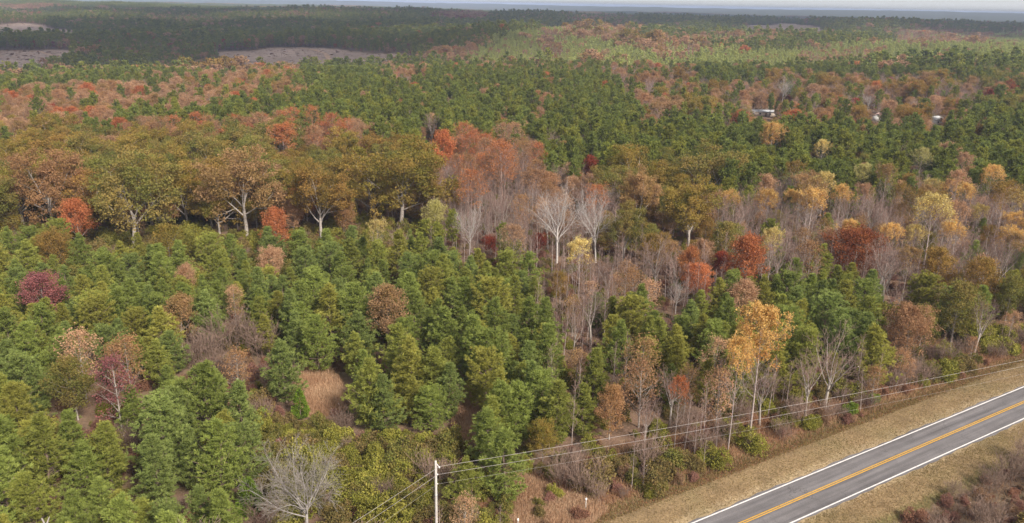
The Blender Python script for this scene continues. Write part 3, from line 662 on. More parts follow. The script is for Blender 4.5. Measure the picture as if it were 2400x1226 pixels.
# what grows where: photo regions (of crown middles) -> mix; later entries win
ZONES = [
    ([(-900, -50), (3300, -50), (3300, 1500), (-900, 1500)], dict(pineD=6, mapO=1.0, mapP=.5, bare=.6)),
    # far hills
    ([(-900, -50), (3300, -50), (3300, 110), (-900, 110)], dict(pineD=9, mapP=.5, mapO=.5, bare=.5)),
    ([(0, 25), (110, 20), (110, 34), (0, 34)], dict(bare=2, mapP=1, pineD=1)),
    ([(250, 38), (420, 36), (520, 45), (560, 60), (420, 66), (290, 60)], dict(mapP=3, bare=2, pineD=2)),
    ([(560, 40), (680, 36), (690, 56), (600, 60)], dict(mapP=2, bare=2, pineD=2)),
    ([(640, 28), (800, 14), (1010, 22), (1010, 30), (800, 30), (680, 38)], dict(mapR=1, mapP=2, pineD=2, bare=1)),
    ([(1010, 30), (1150, 24), (1160, 42), (1060, 50), (1010, 42)], dict(mapP=2, mapR=1.5, bare=2)),
    ([(1330, 28), (1480, 28), (1520, 60), (1490, 84), (1350, 66), (1330, 58)], dict(mapP=2, mapR=1.5, bare=2, pineD=1.5)),
    ([(1490, 34), (1800, 34), (1800, 66), (1560, 60), (1490, 50)], dict(pineD=8, mapP=1)),
    ([(0, 96), (300, 96), (600, 104), (1000, 96), (1000, 130), (600, 122), (240, 124), (0, 116)], dict(bare=3, pineD=3, mapR=1, mapP=.5)),
    ([(120, 150), (330, 140), (520, 145), (520, 172), (300, 186), (100, 190), (0, 190), (0, 165)], dict(pineD=5, mapR=1.2, bare=2, mapP=.6)),
    ([(380, 140), (720, 150), (760, 165), (560, 185), (380, 182)], dict(bare=4, mapP=1.4, mapO=.6, pineD=1)),
    ([(0, 175), (420, 178), (420, 196), (0, 205)], dict(mapR=2, pineD=4, bare=1)),
    # sunlit plantation hill
    ([(1060, 140), (1180, 80), (1300, 64), (1480, 80), (1640, 108), (1760, 118), (2400, 70), (2700, 80), (2700, 160), (2400, 150), (2000, 158), (1600, 165), (1300, 160), (1060, 155)], dict(pineLit=12, mapP=.3)),
    ([(980, 132), (1060, 108), (1130, 100), (1100, 130), (1060, 152), (980, 150)], dict(mapP=4, mapO=1, pineLit=2)),
    ([(1260, 84), (1300, 76), (1325, 100), (1318, 134), (1290, 134), (1270, 105)], dict(mapP=2, bare=2, pineLit=2.5)),
    ([(1320, 66), (1440, 66), (1560, 90), (1640, 104), (1640, 124), (1540, 120), (1420, 100), (1340, 86)], dict(mapP=2, oakT=.6, mapO=.6, bare=1, pineLit=5)),
    ([(1520, 126), (1640, 124), (1640, 138), (1540, 138)], dict(mapP=1.5, bare=1.5, pineLit=4)),
    ([(1880, 122), (2060, 116), (2060, 146), (1900, 146)], dict(mapP=2, bare=2, pineLit=4)),
    ([(2060, 70), (2200, 64), (2330, 80), (2300, 104), (2120, 104)], dict(bare=3, mapP=1.5, mapO=.5, pineLit=4)),
    ([(1600, 84), (1900, 84), (2000, 92), (1700, 104), (1600, 104)], dict(mapP=2, bare=1, pineLit=4)),
    # mid forest
    ([(-300, 186), (520, 175), (700, 168), (760, 240), (420, 250), (0, 262), (-300, 270)], dict(pineD=5, mapO=2.4, mapP=1.6, mapR=.4, poor=1)),
    ([(420, 165), (600, 148), (760, 150), (740, 210), (700, 262), (560, 250), (440, 215)], dict(mapO=4, mapP=3.4, poor=2, oakT=1.5, pineD=1.4, mapG=1, bare=.8)),
    ([(-300, 265), (180, 215), (400, 205), (560, 225), (720, 236), (560, 262), (380, 280), (260, 320), (-300, 350)], dict(mapO=4, mapP=4, poor=3, mapG=1.2, pineD=.9, mapR=.3, bare=1.5)),
    ([(260, 292), (500, 262), (760, 240), (900, 250), (900, 300), (640, 320), (420, 330), (280, 325)], dict(pineD=9, mapO=.7, bare=.3)),
    ([(700, 150), (1050, 152), (1300, 160), (1480, 180), (1520, 290), (1420, 390), (1200, 380), (900, 320), (740, 250)], dict(pineD=11, mapO=.6, mapP=.4, bare=.9, mapG=.3)),
    ([(880, 165), (1010, 165), (1020, 210), (950, 225), (885, 205)], dict(mapO=2, bare=2, pineD=1.5, mapP=1)),
    ([(1040, 158), (1400, 160), (1480, 178), (1200, 184), (1050, 178)], dict(mapO=2, mapP=2.5, pineD=2, bare=1)),
    ([(1380, 170), (1500, 160), (1660, 170), (1660, 260), (1560, 300), (1480, 260), (1440, 215)], dict(mapP=2, mapO=2, bare=3, pineD=1, mapG=.6)),
    ([(1210, 218), (1320, 215), (1330, 270), (1240, 285)], dict(mapP=2, bare=1.5, mapO=1, pineD=2)),
    ([(1620, 165), (2400, 150), (2700, 160), (2700, 200), (2400, 205), (2000, 190), (1640, 200)], dict(pineD=11, mapO=.5, mapP=.5, bare=.5)),
    ([(1480, 230), (1640, 200), (1860, 182), (2130, 186), (2330, 196), (2330, 250), (2240, 300), (2000, 310), (1800, 300), (1640, 300), (1500, 300)], dict(mapP=1.3, mapO=1.0, bare=4, mapG=1.6, poor=1.2, oakT=.8, pineD=.9, mapR=.3)),
    ([(2310, 185), (2700, 185), (2700, 330), (2320, 320)], dict(oakO=2, mapR=1.2, pineD=3, mapO=1)),
    ([(1280, 320), (1500, 300), (1700, 300), (2000, 306), (2400, 300), (2700, 330), (2700, 460), (2400, 450), (2100, 440), (1700, 450), (1560, 420), (1440, 410), (1320, 400)], dict(pineD=12, mapO=.5, bare=.9, mapG=.4, mapP=.3)),
    ([(300, 326), (700, 316), (860, 330), (860, 360), (300, 358)], dict(tulO=3, mapO=3, bare=1)),
    # oak row and what is behind and below it
    ([(-400, 345), (200, 335), (860, 350), (1010, 380), (1010, 480), (-400, 500)], dict(oakO=1.4, oakT=1.6, mapO=.8, mapG=1.4, poor=.6)),
    ([(-400, 490), (1010, 478), (1000, 545), (-400, 560)], dict(shO=5, shB=1.2, mapO=.15)),
    ([(1000, 360), (1250, 350), (1300, 430), (1300, 560), (1050, 560), (1000, 450)], dict(tulO=1.5, bare=3.6, sap=6, shB=2)),
    ([(1230, 420), (1480, 420), (1480, 620), (1230, 620)], dict(sap=4.5, bare=2.2, shB=3, poor=.8, tulO=.6)),
    ([(1440, 400), (1700, 400), (1720, 600), (1460, 620)], dict(oakO=2, mapG=2, oakT=1)),
    ([(1690, 455), (2400, 450), (2700, 460), (2700, 620), (2400, 620), (2200, 660), (1720, 660)], dict(sap=3, tulY=1.7, bare=2.6, mapG=.3, pineY=.25, poor=.8, shB=2.5)),
    # front
    ([(-400, 555), (820, 545), (1240, 600), (1300, 690), (1340, 800), (1250, 960), (1120, 1000), (600, 1000), (560, 1300), (-400, 1300)], dict(pineY=10, mapP=.25, shO=.6)),
    ([(-400, 540), (840, 540), (840, 585), (560, 600), (300, 640), (-400, 640)], dict(mapG=.12, shO=6, pineY=1.4, shB=1.5)),
    ([(400, 760), (660, 745), (690, 820), (660, 900), (580, 900), (430, 860)], dict(brush=4, shB=3, poor=1.2)),
    ([(230, 830), (420, 800), (420, 900), (300, 960), (230, 920)], dict(brush=2, poor=2, shB=2, pineY=1)),
    ([(1160, 560), (1460, 560), (1680, 600), (1700, 700), (1500, 720), (1400, 790), (1300, 800), (1260, 660)], dict(sap=4, tulY=.5, shB=4, bare=1.6, poor=1.2)),
    ([(1600, 590), (1760, 600), (1740, 680), (1620, 680)], dict(mapR=1, mapO=2, sap=3)),
    ([(1390, 700), (1640, 690), (1800, 640), (2080, 650), (2100, 780), (1900, 850), (1700, 840), (1420, 860)], dict(pineY=9, shO=1, brush=1)),
    ([(2060, 640), (2700, 600), (2700, 900), (2400, 860), (2200, 870), (2060, 820)], dict(shO=4, brush=3, mapG=1.5, shB=1.5, pineY=.5)),
    ([(1280, 800), (1420, 790), (1700, 850), (1900, 850), (2060, 830), (2300, 860), (2100, 960), (1800, 1040), (1500, 1130), (1280, 1110), (1180, 1090), (1180, 960)], dict(shO=3.2, shB=2.2, brush=1.6, mapG=.8, poor=2.0, bare=1.2, sap=2.0)),
    ([(590, 850), (700, 830), (820, 900), (1080, 905), (1130, 1080), (1220, 1160), (1180, 1300), (620, 1300), (600, 1180)], dict(shO=9, brush=.8, shB=.3)),
    ([(1080, 880), (1300, 870), (1300, 1000), (1240, 1090), (1110, 1090)], dict(pineY=5, shO=2)),
    ([(1990, 1030), (2900, 900), (2900, 1500), (1800, 1500), (1850, 1226)], dict(shB=5, shO=.4, brush=3.5, shG=.3)),
]
def zone_of(px, py):
    px = px + npr.normal(size=len(px)) * np.clip(py * 0.05, 6, 22); py = py + npr.normal(size=len(py)) * np.clip(py * 0.03, 2.2, 14)
    z = np.zeros(len(px), int)
    for i, (poly, _) in enumerate(ZONES): z[inpoly(px, py, poly)] = i
    return z
ZK = [(list(m.keys()), np.cumsum(np.array(list(m.values()), float)) / sum(m.values())) for _, m in ZONES]

TREES = []      # dict(t type, x, y, h, pal, proto index, hero label ...)
def plant(t, x, y, h, pal=None, label=None, proto=None, rot=None, w=1.0, keep=None):
    ty = TY.get(t)
    d = dict(t=t, x=float(x), y=float(y), h=float(h), pal=pal or rnd.choice(ty[4]), label=label, proto=proto, rot=rnd.uniform(0, 6.28) if rot is None else rot, w=w)
    d['z'] = hgt(x, y); TREES.append(d); return d
# ------------------------------------------------------------------ trees one can single out in the photo: top pixel, height, kind
HERO = [
    # oak row
    (95, 348, 23, 'oakT', 'rust', 'broad rust and olive oak at the end of the old oak row', 1.0),
    (-60, 380, 21, 'oakO', 'olive', 'olive oak cut by the frame at the end of the oak row', 1.0),
    (285, 352, 25, 'oakO', 'olive', 'tall olive oak on a pale leaning forked trunk in the oak row', 1.05),
    (425, 372, 20, 'oakO', 'gold_olive', 'golden olive oak between the forked pale trunk and the tan oak', 1.0),
    (560, 336, 25, 'oakT', 'tan', 'largest tan orange oak on a pale trunk in the oak row', 1.05),
    (742, 372, 22, 'oakT', 'ochre', 'ochre oak between the tan oak and the sprawling golden olive oak', 1.0),
    (935, 330, 25, 'oakO', 'gold_olive', 'sprawling golden olive oak with pale bare upper limbs', 1.15),
    (1015, 470, 13, 'maple', 'paleyel', 'slim pale yellow tree in front of the sprawling olive oak', 0.8),
    (1505, 384, 20, 'oakT', 'tan', 'tan topped oak behind the leafless white tree grove', 0.8),
    (1630, 408, 21, 'oakO', 'gold_olive', 'olive gold oak towering over the sapling thicket', 1.0),
    (1470, 470, 16, 'oakO', 'olive', 'lower olive oak beside the leafless white grove', 0.8),
    # tulip trees and orange crowns
    (1040, 306, 20, 'maple', 'orange', 'vivid orange cone-shaped tree in front of the dark pines', 0.75),
    (660, 292, 19, 'tulip_full', 'orange', 'salmon orange tree with bare stems behind the tan oak', 1.3),
    (735, 296, 17, 'tulip_full', 'rust', 'narrow rusty orange tree behind the ochre oak', 1.0),
    (1180, 338, 22, 'tulip_sparse', 'orange', 'tall orange-topped tree with pale crooked trunk in the rusty grove', 1.2),
    (1105, 400, 18, 'tulip_sparse', 'orange', 'bright orange tree beside the tall orange-topped tree', 1.2),
    (1250, 400, 17, 'tulip', 'rust', 'rust orange tree beside the leafless white tree', 1.0),
    (1385, 366, 11, 'maple', 'red', 'slim dark red tree among the dark pines', 0.8),
    (1815, 290, 19, 'tulip_full', 'gold', 'glowing golden dome-topped tree standing in the dark pines', 1.15),
    (1930, 330, 15, 'tulip', 'yellow', 'small pale yellow-topped tree right of the golden dome tree', 1.0),
    (2165, 350, 17, 'tulip', 'paleyel', 'pale yellow-green topped tree high in the right pines', 1.0),
    (2025, 386, 14, 'tulip_full', 'paleyel', 'round pale yellow tree in front of the right pines', 1.0),
    (1805, 447, 16, 'tulip', 'gold', 'orange-yellow topped tulip tree, first of the yellow row', 1.1),
    (1905, 447, 18, 'tulip', 'gold', 'orange and yellow topped tulip tree, second of the yellow row', 1.1),
    (1975, 437, 15, 'tulip', 'gold', 'brightest golden topped tulip tree of the yellow row', 1.0),
    (2195, 461, 20, 'tulip', 'yellow', 'tallest yellow-topped tulip tree with pale trunk near the red oak', 1.2),
    (2160, 450, 15, 'tulip', 'ochre', 'brownish yellow tree just behind the tallest yellow-topped tree', 1.1),
    (2360, 432, 19, 'tulip', 'ochre', 'brown-topped tree with many pale stems near the frame edge', 1.1),
    (2150, 530, 13, 'tulip', 'yellow', 'small yellow-topped tree behind the dark red oak', 0.9),
    (2300, 482, 12, 'tulip', 'yellow', 'small yellow-topped tree left of the many-stemmed brown one', 0.9),
    (1815, 540, 16, 'tulip', 'yellow', 'slender yellow-leaved tree on one straight pale stem', 0.75),
    (1362, 566, 14, 'tulip', 'yellow', 'yellow-green topped tree over the sapling thicket', 1.1),
    (885, 520, 13, 'tulip', 'yellow', 'pale yellow-topped tree with rusty lower leaves before the oaks', 0.9),
    (2012, 552, 11.5, 'round', 'darkred', 'domed dark red oak among the leafless trees', 1.15),
    (1793, 726, 20.5, 'tulip_full', 'gold', 'golden orange topped tree with twin white trunks by the road', 0.85),
    (1735, 800, 17, 'tulip', 'gold', 'thinner golden topped stem beside the twin-trunked roadside tree', 0.6),
    # leafless
    (1312, 421, 21, 'bare_white', 'twig', 'largest leafless white tree with fan-shaped crown', 1.0),
    (1405, 440, 19, 'bare_white', 'twig', 'leafless grey tree just right of the white fan-shaped one', 0.8),
    (1100, 470, 15, 'bare_white', 'twig', 'leafless pale tree in the rusty grove, trunk forked low', 0.8),
    (1010, 258, 17, 'bare', 'twig', 'leafless grey tree behind the vivid orange cone', 0.9),
    (1840, 175, 20, 'bare_white', 'twig', 'tall leafless white tree behind the metal-roofed trailer', 0.9),
    (2040, 215, 13, 'bare_white', 'twig', 'leafless spreading grey tree above the small shed', 1.3),
    (705, 1034, 12.0, 'silver', 'twig', 'silvery leafless spreading tree at the bottom edge', 0.85),
    (1910, 822, 11.5, 'bare', 'twig', 'leafless grey roadside tree right of the golden twin-trunked tree', 0.9),
    (2312, 690, 12, 'bare', 'twig', 'leafless pale multi-stem tree at the roadside bend', 0.9),
    (1520, 905, 9.5, 'bare', 'twig', 'leafless grey roadside tree left of the small orange-topped one', 0.9),
    (1590, 650, 8, 'bare_white', 'twig', 'small leafless white tree behind the front right pines', 0.9),
    (2110, 660, 9, 'bare', 'twig', 'leafless tan tree between the green pines and the dark shrubs', 1.0),
    (1350, 700, 11, 'bare', 'twig', 'leafless slender tree in the gap beside the front pines', 0.7),
    # roadside and front broadleaves
    (1435, 908, 8.5, 'maple', 'rust', 'rust-topped peach tree beside the road verge', 0.9),
    (1595, 887, 11.5, 'tulip', 'orange', 'thin tree with small orange top near the road', 0.55),
    (1692, 862, 10.5, 'poor', 'peach', 'peach brown half-bare tree left of the twin white trunks', 1.0),
    (2140, 732, 10, 'round', 'rust', 'rounded rust orange tree above the roadside shrubs', 0.8),
    (90, 642, 11, 'maple', 'crimson', 'dull crimson maple rising from the front pines', 1.2),
    (262, 838, 12, 'poor', 'crimson', 'purple-brown half-bare tree in the lower front pines', 1.0),
    (160, 842, 10, 'maple', 'olive', 'olive brown leafy tree in the lower front pines', 1.1),
    (636, 592, 8, 'round', 'peach', 'peach brown rounded tree below the largest tan oak', 0.75),
    (430, 622, 7, 'maple', 'peach', 'peach brown tree below the golden olive oak', 1.0),
    (545, 668, 8.5, 'poor', 'peach', 'half-bare peach tree among the front pines', 0.9),
    (120, 552, 9, 'round', 'ochre', 'rounded ochre tree beneath the rust and olive oak', 0.8),
    (1640, 620, 9, 'maple', 'orange', 'bright orange tree in the thicket below the olive gold oak', 1.2),
    (1695, 590, 8, 'maple', 'red', 'crimson red tree in the thicket below the olive gold oak', 1.0),
    (1265, 552, 4.6, 'round', 'red', 'small crimson tree at the foot of the leafless white grove', 0.9),
    (1150, 560, 4.6, 'round', 'red', 'small scarlet tree at the foot of the rusty grove', 1.1),
    (1315, 640, 7, 'maple', 'ochre', 'ochre rounded tree at the thicket edge beside the pines', 1.0),
    (1275, 1000, 5.5, 'round', 'gold_olive', 'yellow-green leafy tree over the dry grass', 0.8),
    (580, 1120, 5.0, 'cedar', 'lime', 'lime green cedar beside the silvery leafless tree', 1.3),
    (700, 910, 5.0, 'cedar', 'lime', 'lime green cedar below the brown clearing', 1.0),
    (480, 772, 6, 'brush', 'twig', 'tall brown leafless brush at the near end of the brush patch', 1.0),
    (545, 745, 7, 'brush', 'twig', 'tallest brown leafless brush in the middle of the brush patch', 1.1),
    (610, 765, 6, 'brush', 'twig', 'brown leafless brush beside the brown clearing', 1.0),
    (505, 825, 5, 'brush', 'twig', 'lower brown leafless brush before the tallest brush', 1.0),
    (450, 800, 5, 'brush', 'twig', 'brown leafless brush beside the purple-brown tree', 1.0),
    (1600, 152, 20, 'oak', 'ochre', 'dark orange oak towering over the far houses', 0.8),
    (1925, 178, 14, 'round', 'gold_olive', 'yellow-olive rounded tree behind the metal-roofed trailer', 1.2),
    (2015, 255, 11, 'round', 'ochre', 'rounded ochre tree in front of the small shed', 1.0),
    (2230, 228, 13, 'oak', 'ochre', 'spreading ochre tree with pale limbs over the white house', 0.8),
    (2320, 210, 12, 'maple', 'red', 'red crowned tree beyond the white house', 0.9),
    (2375, 185, 17, 'oak', 'darkred', 'dark russet oak at the frame edge beyond the houses', 0.9),
    (2300, 300, 9, 'round', 'ochre', 'rounded rusty ochre tree beside the driveway', 0.8),
]
HP = [  # front pines: top pixel, height
    (470, 853, 13), (410, 905, 11), (300, 905, 8), (85, 975, 12), (-10, 985, 12), (240, 992, 10), (350, 1022, 11), (505, 985, 12), (560, 1000, 9), (440, 1010, 9),
    (270, 1152, 8), (160, 1150, 9), (60, 1110, 9), (330, 1175, 7), (30, 905, 12), (190, 1040, 9), (140, 660, 9), (0, 690, 10), (60, 760, 11), (140, 790, 10),
    (20, 800, 11), (220, 700, 11), (300, 655, 11), (345, 670, 11), (430, 665, 10), (370, 720, 11), (480, 690, 9), (520, 585, 8), (600, 628, 11), (680, 680, 11),
    (640, 560, 9), (700, 545, 10), (760, 540, 11), (820, 560, 11), (935, 540, 12), (985, 545, 11), (1025, 560, 11), (880, 640, 12), (770, 668, 13), (730, 640, 11),
    (830, 665, 13), (960, 640, 12), (1040, 600, 12), (1090, 650, 12), (1155, 660, 12), (1210, 648, 11), (1100, 600, 9), (1215, 565, 9), (1040, 722, 11), (930, 760, 12),
    (1160, 700, 12), (1110, 740, 12), (1275, 700, 12), (1285, 760, 12), (870, 842, 12), (960, 800, 12), (1010, 820, 11), (1050, 850, 10), (900, 880, 10), (1395, 818, 10),
    (1370, 900, 9), (1180, 900, 10.5), (1210, 902, 10), (1155, 930, 9), (1240, 800, 10), (1480, 700, 10), (1440, 740, 9), (1550, 750, 9.5), (1520, 800, 8), (1625, 705, 9),
    (1690, 655, 10), (1720, 645, 10), (1825, 645, 9), (1870, 672, 11), (1835, 690, 10), (1990, 662, 12), (2025, 665, 11), (1945, 690, 10), (1810, 515, 11), (2010, 522, 9),
    (2290, 565, 11), (2305, 515, 9), (2380, 560, 9), (250, 770, 9), (385, 860, 7), (620, 740, 8), (840, 730, 11), (690, 735, 10), (740, 740, 11)]
TYX = {'maple': 'mapO', 'round': 'mapO', 'poor': 'mapO', 'tulip': 'tulY', 'tulip_full': 'tulY', 'tulip_sparse': 'tulY', 'bare': 'bare', 'bare_white': 'bareW', 'silver': 'bareW', 'cedar': 'pineY', 'oak': 'oakO', 'brush': 'brush'}
NAMEX = {'cedar': 'cedar_tree'}
SHIELD = []     # photo rectangles of singled-out trees and how far away they stand
for px, py, h, t, pal, lab, w in HERO:
    p = at(px, py, h)
    tt = TYX.get(t, t); d = plant(tt, p[0], p[1], h, pal, lab, None, None, w)
    if t in PROTO: d['key'] = t
    d['name'] = NAMEX.get(t, TY[tt][5])
    if t == 'round' and pal == 'darkred': d['name'] = 'oak_tree'
    q = project([[p[0], p[1], p[2] + h], [p[0], p[1], p[2]]]); hw = (q[1, 1] - q[0, 1]) * 0.3; fr = 0.8 if t in ('oakO', 'oakT', 'bare', 'bare_white', 'silver') or py > 700 else 0.42
    SHIELD.append((q[0, 0] - hw, q[0, 0] + hw, q[0, 1] - 4, q[0, 1] + (q[1, 1] - q[0, 1]) * fr, math.hypot(p[0], p[1])))
for px, py, h in HP:
    h *= 0.95; p = at(px, py, h); d = plant('pineY', p[0], p[1], h, w=rnd.uniform(1.2, 1.5)); d['hp'] = True
SHIELD.append((995, 1060, 1070, 1300, 75))
for k, rect in ((0, (690, 812, 855, 960)), (1, (1068, 1118, 915, 1030))):     # keep the grassy gaps open
    c_ = np.mean(np.array(CLEARINGS[k][1]), 0); SHIELD.append((*rect, math.hypot(c_[0], c_[1]) - 2))
# far houses must stay visible
HOUSES = dict(trailer=(1790, 272), shed=(2056, 284), white=(2198, 292))
HPOS = {k: at(*v) for k, v in HOUSES.items()}
for k, hw, up in (('trailer', 30, 12), ('shed', 12, 16), ('white', 22, 14)):
    q = HOUSES[k]; SHIELD.append((q[0] - hw, q[0] + hw, q[1] - up, q[1] + 3, math.hypot(HPOS[k][0], HPOS[k][1]) - 6))
SH = np.array(SHIELD)

# ------------------------------------------------------------------ the rest of the near wood, placed so that crowns do not stand in each other
CELL = 6.0; GRID = {}
def near_ok(x, y, r):
    i, j = int(x // CELL), int(y // CELL)
    for a in (i - 1, i, i + 1):
        for b_ in (j - 1, j, j + 1):
            for (u, v, q) in GRID.get((a, b_), ()):
                m = (r + q) * 0.80
                if (u - x) ** 2 + (v - y) ** 2 < m * m: return False
    return True
def occupy(x, y, r): GRID.setdefault((int(x // CELL), int(y // CELL)), []).append((x, y, min(r, 3.4)))
for d in TREES: occupy(d['x'], d['y'], TY[d['t']][3] * 0.9 * d['w'])
for k, p in HPOS.items():
    for a in range(-8, 9, 3):
        for b_ in (-3, 0, 3): occupy(p[0] + a, p[1] + b_, 2.5)
def candidates(r0, r1, s):
    n = int(r1 / s) + 2
    gx, gy = np.meshgrid(np.arange(-n, n + 1), np.arange(int(r0 * 0.6 / s) - 1, n + 1))
    x = (gx.ravel() + npr.uniform(-.5, .5, gx.size)) * s; y = (gy.ravel() + npr.uniform(-.5, .5, gx.size)) * s
    r = np.hypot(x, y); ok = (r > r0) & (r < r1) & (np.abs(np.arctan2(x, y)) < math.radians(38)); x, y = x[ok], y[ok]
    z = height(x, y); pg = project(np.stack([x, y, z], 1)); pc = project(np.stack([x, y, z + 8.0], 1))
    ok = (pc[:, 0] > -150) & (pc[:, 0] < 2550) & (pc[:, 1] < 1330)
    return x[ok], y[ok], z[ok], pg[ok], pc[ok]
def bareground(x, y, pg):
    lat = road_lat(x, y); r = np.hypot(x, y)
    bad = (r < 620) & (lat > -9.2 - 2.0 * np.sin(x * 0.21)) & (lat < ROAD_W + 6.8)
    for _, c in CLEARINGS: bad |= inxy(x, y, c)
    for c in CLEARCUTS: bad |= inxy(x, y, c, 7)
    bad |= inxy(x, y, YARD)
    return bad
def sparse_zone_h(t, r): return 1.0
x, y, z, pg, pc = candidates(60, 720, 1.9)
bad = bareground(x, y, pg); zi = zone_of(pc[:, 0], pc[:, 1]); order = npr.permutation(len(x)); lat_all = road_lat(x, y)
u = npr.random(len(x)); hr = npr.random(len(x)); rr_ = np.hypot(x, y)
for pas in (0, 1):          # tall things first, then what fits beneath
    for i in order:
        if bad[i]: continue
        ks, cw = ZK[zi[i]]; t = ks[int(np.searchsorted(cw, u[i]))]
        small = t in ('shO', 'shB', 'shG', 'brush', 'sap')
        if small != bool(pas): continue
        if lat_all[i] > (-10.8 if t in ('poor', 'bare', 'sap') else -13) and lat_all[i] < 30 and not small and rr_[i] < 300: continue
        ty = TY[t]; h = ty[2][0] + (ty[2][1] - ty[2][0]) * hr[i]; r = ty[3] * h / (0.5 * (ty[2][0] + ty[2][1]))
        if rr_[i] < 125 and t not in ('pineY', 'shO', 'shB', 'shG', 'brush', 'sap', 'poor', 'bare'): continue
        if rr_[i] > 320 and small and t != 'sap': continue
        if not near_ok(x[i], y[i], r): continue
        top = project([[x[i], y[i], z[i] + h]])[0]
        # keep the trees one can single out in view
        cov = (SH[:, 4] > rr_[i] + 1) & (top[0] > SH[:, 0] - r * FPX / rr_[i] * .6) & (top[0] < SH[:, 1] + r * FPX / rr_[i] * .6) & (top[1] < SH[:, 3]) & (pg[i, 1] > SH[:, 2])
        if cov.any(): continue
        occupy(x[i], y[i], r); d = plant(t, x[i], y[i], h, w=rnd.uniform(1.15, 1.45) if t == 'pineY' else rnd.uniform(0.9, 1.15))
# dense thicket stems
x, y, z, pg, pc = candidates(60, 420, 1.25)
bad = bareground(x, y, pg); zi = zone_of(pc[:, 0], pc[:, 1]); u = npr.random(len(x))
sapz = [m.get('sap', 0) / sum(m.values()) for _, m in ZONES]
for i in range(len(x)):
    if bad[i] or u[i] > sapz[zi[i]] * 0.3 or not near_ok(x[i], y[i], 0.35): continue
    h = rnd.uniform(6, 12); occupy(x[i], y[i], 0.3); plant('sap', x[i], y[i], h)
# low cover under and between, thinning with distance
x, y, z, pg, pc = candidates(60, 300, 1.8)
bad = bareground(x, y, pg); p3 = project(np.stack([x, y, z + 1.5], 1)); zi = zone_of(p3[:, 0], p3[:, 1]); u = npr.random(len(x))
for i in range(len(x)):
    if bad[i] and not (u[i] < 0.22 and inxy(x[i:i + 1], y[i:i + 1], CLEARINGS[2][1])[0]): continue
    if u[i] > 0.8: continue
    la = road_lat(x[i], y[i])
    t = rnd.choices(('shO', 'shB', 'brush'), (5, 3, 1.5))[0] if la < 0 else rnd.choices(('shO', 'shB', 'brush', 'shG'), (.8, 6, 4, .6))[0]
    if -15 < la < 0: t = rnd.choices(('shB', 'shO', 'brush', 'shG'), (5, 3, 1, .4))[0]
    h = rnd.uniform(0.8, 2.4) if la < 0 else rnd.uniform(0.4, 1.3)
    if not near_ok(x[i], y[i], 0.5): continue
    plant(t, x[i], y[i], h)
# tangled edge of the wood along the road
for k in range(620):
    t_, l_ = rnd.uniform(-55, 170), -8.6 - abs(rnd.gauss(0, 4.0)); p = RA + RD * t_ + RN * l_
    if inxy(np.array([p[0]]), np.array([p[1]]), CLEARINGS[2][1])[0] or not near_ok(p[0], p[1], 0.3): continue
    t = rnd.choices(('shO', 'brush', 'shB', 'sap', 'poor'), (3.2, 3, 2, 2, .8))[0]
    h = dict(shO=rnd.uniform(1.2, 3.6), brush=rnd.uniform(1.5, 4), shB=rnd.uniform(.8, 2), sap=rnd.uniform(4, 8), poor=rnd.uniform(4, 8))[t]
    occupy(p[0], p[1], 0.5); plant(t, p[0], p[1], h)
print('near plants', len(TREES))
# ------------------------------------------------------------------ the far wood
FAR = {}        # stuff name -> rows
def far_add(kind, pos, key, idx, sx, sz, rot, c1, c2): FAR.setdefault(kind, []).append((*pos, key, idx, sx, sz, rot, c1, c2))
STUFF = {'pine_tree': 'pine_forest', 'cedar_tree': 'pine_forest', 'oak_tree': 'oak_forest', 'maple_tree': 'maple_forest', 'tulip_tree': 'tulip_tree_forest',
         'bare_tree': 'leafless_forest', 'sapling': 'sapling_undergrowth', 'shrub': 'shrub_undergrowth', 'brush': 'brush_undergrowth'}
for r0, r1, s in ((720, 1300, 4.6), (1300, 2000, 5.6), (2000, 3000, 7.5)):
    x, y, z, pg, pc = candidates(r0, r1, s)
    bad = bareground(x, y, pg); zi = zone_of(pc[:, 0], pc[:, 1]); u = npr.random(len(x))
    for i in range(len(x)):
        if bad[i]: continue
        ks, cw = ZK[zi[i]]; t = ks[int(np.searchsorted(cw, u[i]))]; ty = TY[t]; key = ty[1]
        if t.startswith('oak') and rnd.random() < 0.5: continue
        h = rnd.uniform(*ty[2]) * rnd.choice((0.6, 0.85, 1, 1, 1.25)) * (0.95 + 0.2 * math.sin(x[i] / 55 + 2 * math.sin(y[i] / 80))); n = len(PROTO[key]); idx = rnd.randrange(n) if not (t == 'pineLit') else 2
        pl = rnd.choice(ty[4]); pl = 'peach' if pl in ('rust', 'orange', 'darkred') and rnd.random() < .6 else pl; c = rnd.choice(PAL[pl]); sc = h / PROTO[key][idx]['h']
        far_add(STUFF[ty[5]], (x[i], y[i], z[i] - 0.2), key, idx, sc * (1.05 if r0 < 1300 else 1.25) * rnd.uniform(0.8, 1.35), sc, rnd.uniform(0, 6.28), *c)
x, y, z, pg, pc = candidates(3000, 6500, 30)
bad = bareground(x, y, pg)
v = np.sin(x / 230 + 2 * np.sin(y / 310)) + np.sin(y / 190 + 1.4 * np.sin(x / 270)) + npr.normal(size=len(x)) * 0.35
for i in range(len(x)):
    if bad[i]: continue
    hard = v[i] > 0.95; key = 'hard_clump' if hard else 'pine_clump'
    c = rnd.choice(PAL['peach' if rnd.random() < .5 else 'rust']) if hard else rnd.choice(PAL['pineD'])
    far_add('maple_forest' if hard else 'pine_forest', (x[i], y[i], z[i] - 0.5), key, rnd.randrange(2), 1.15, 1.0, rnd.uniform(0, 6.28), *c)

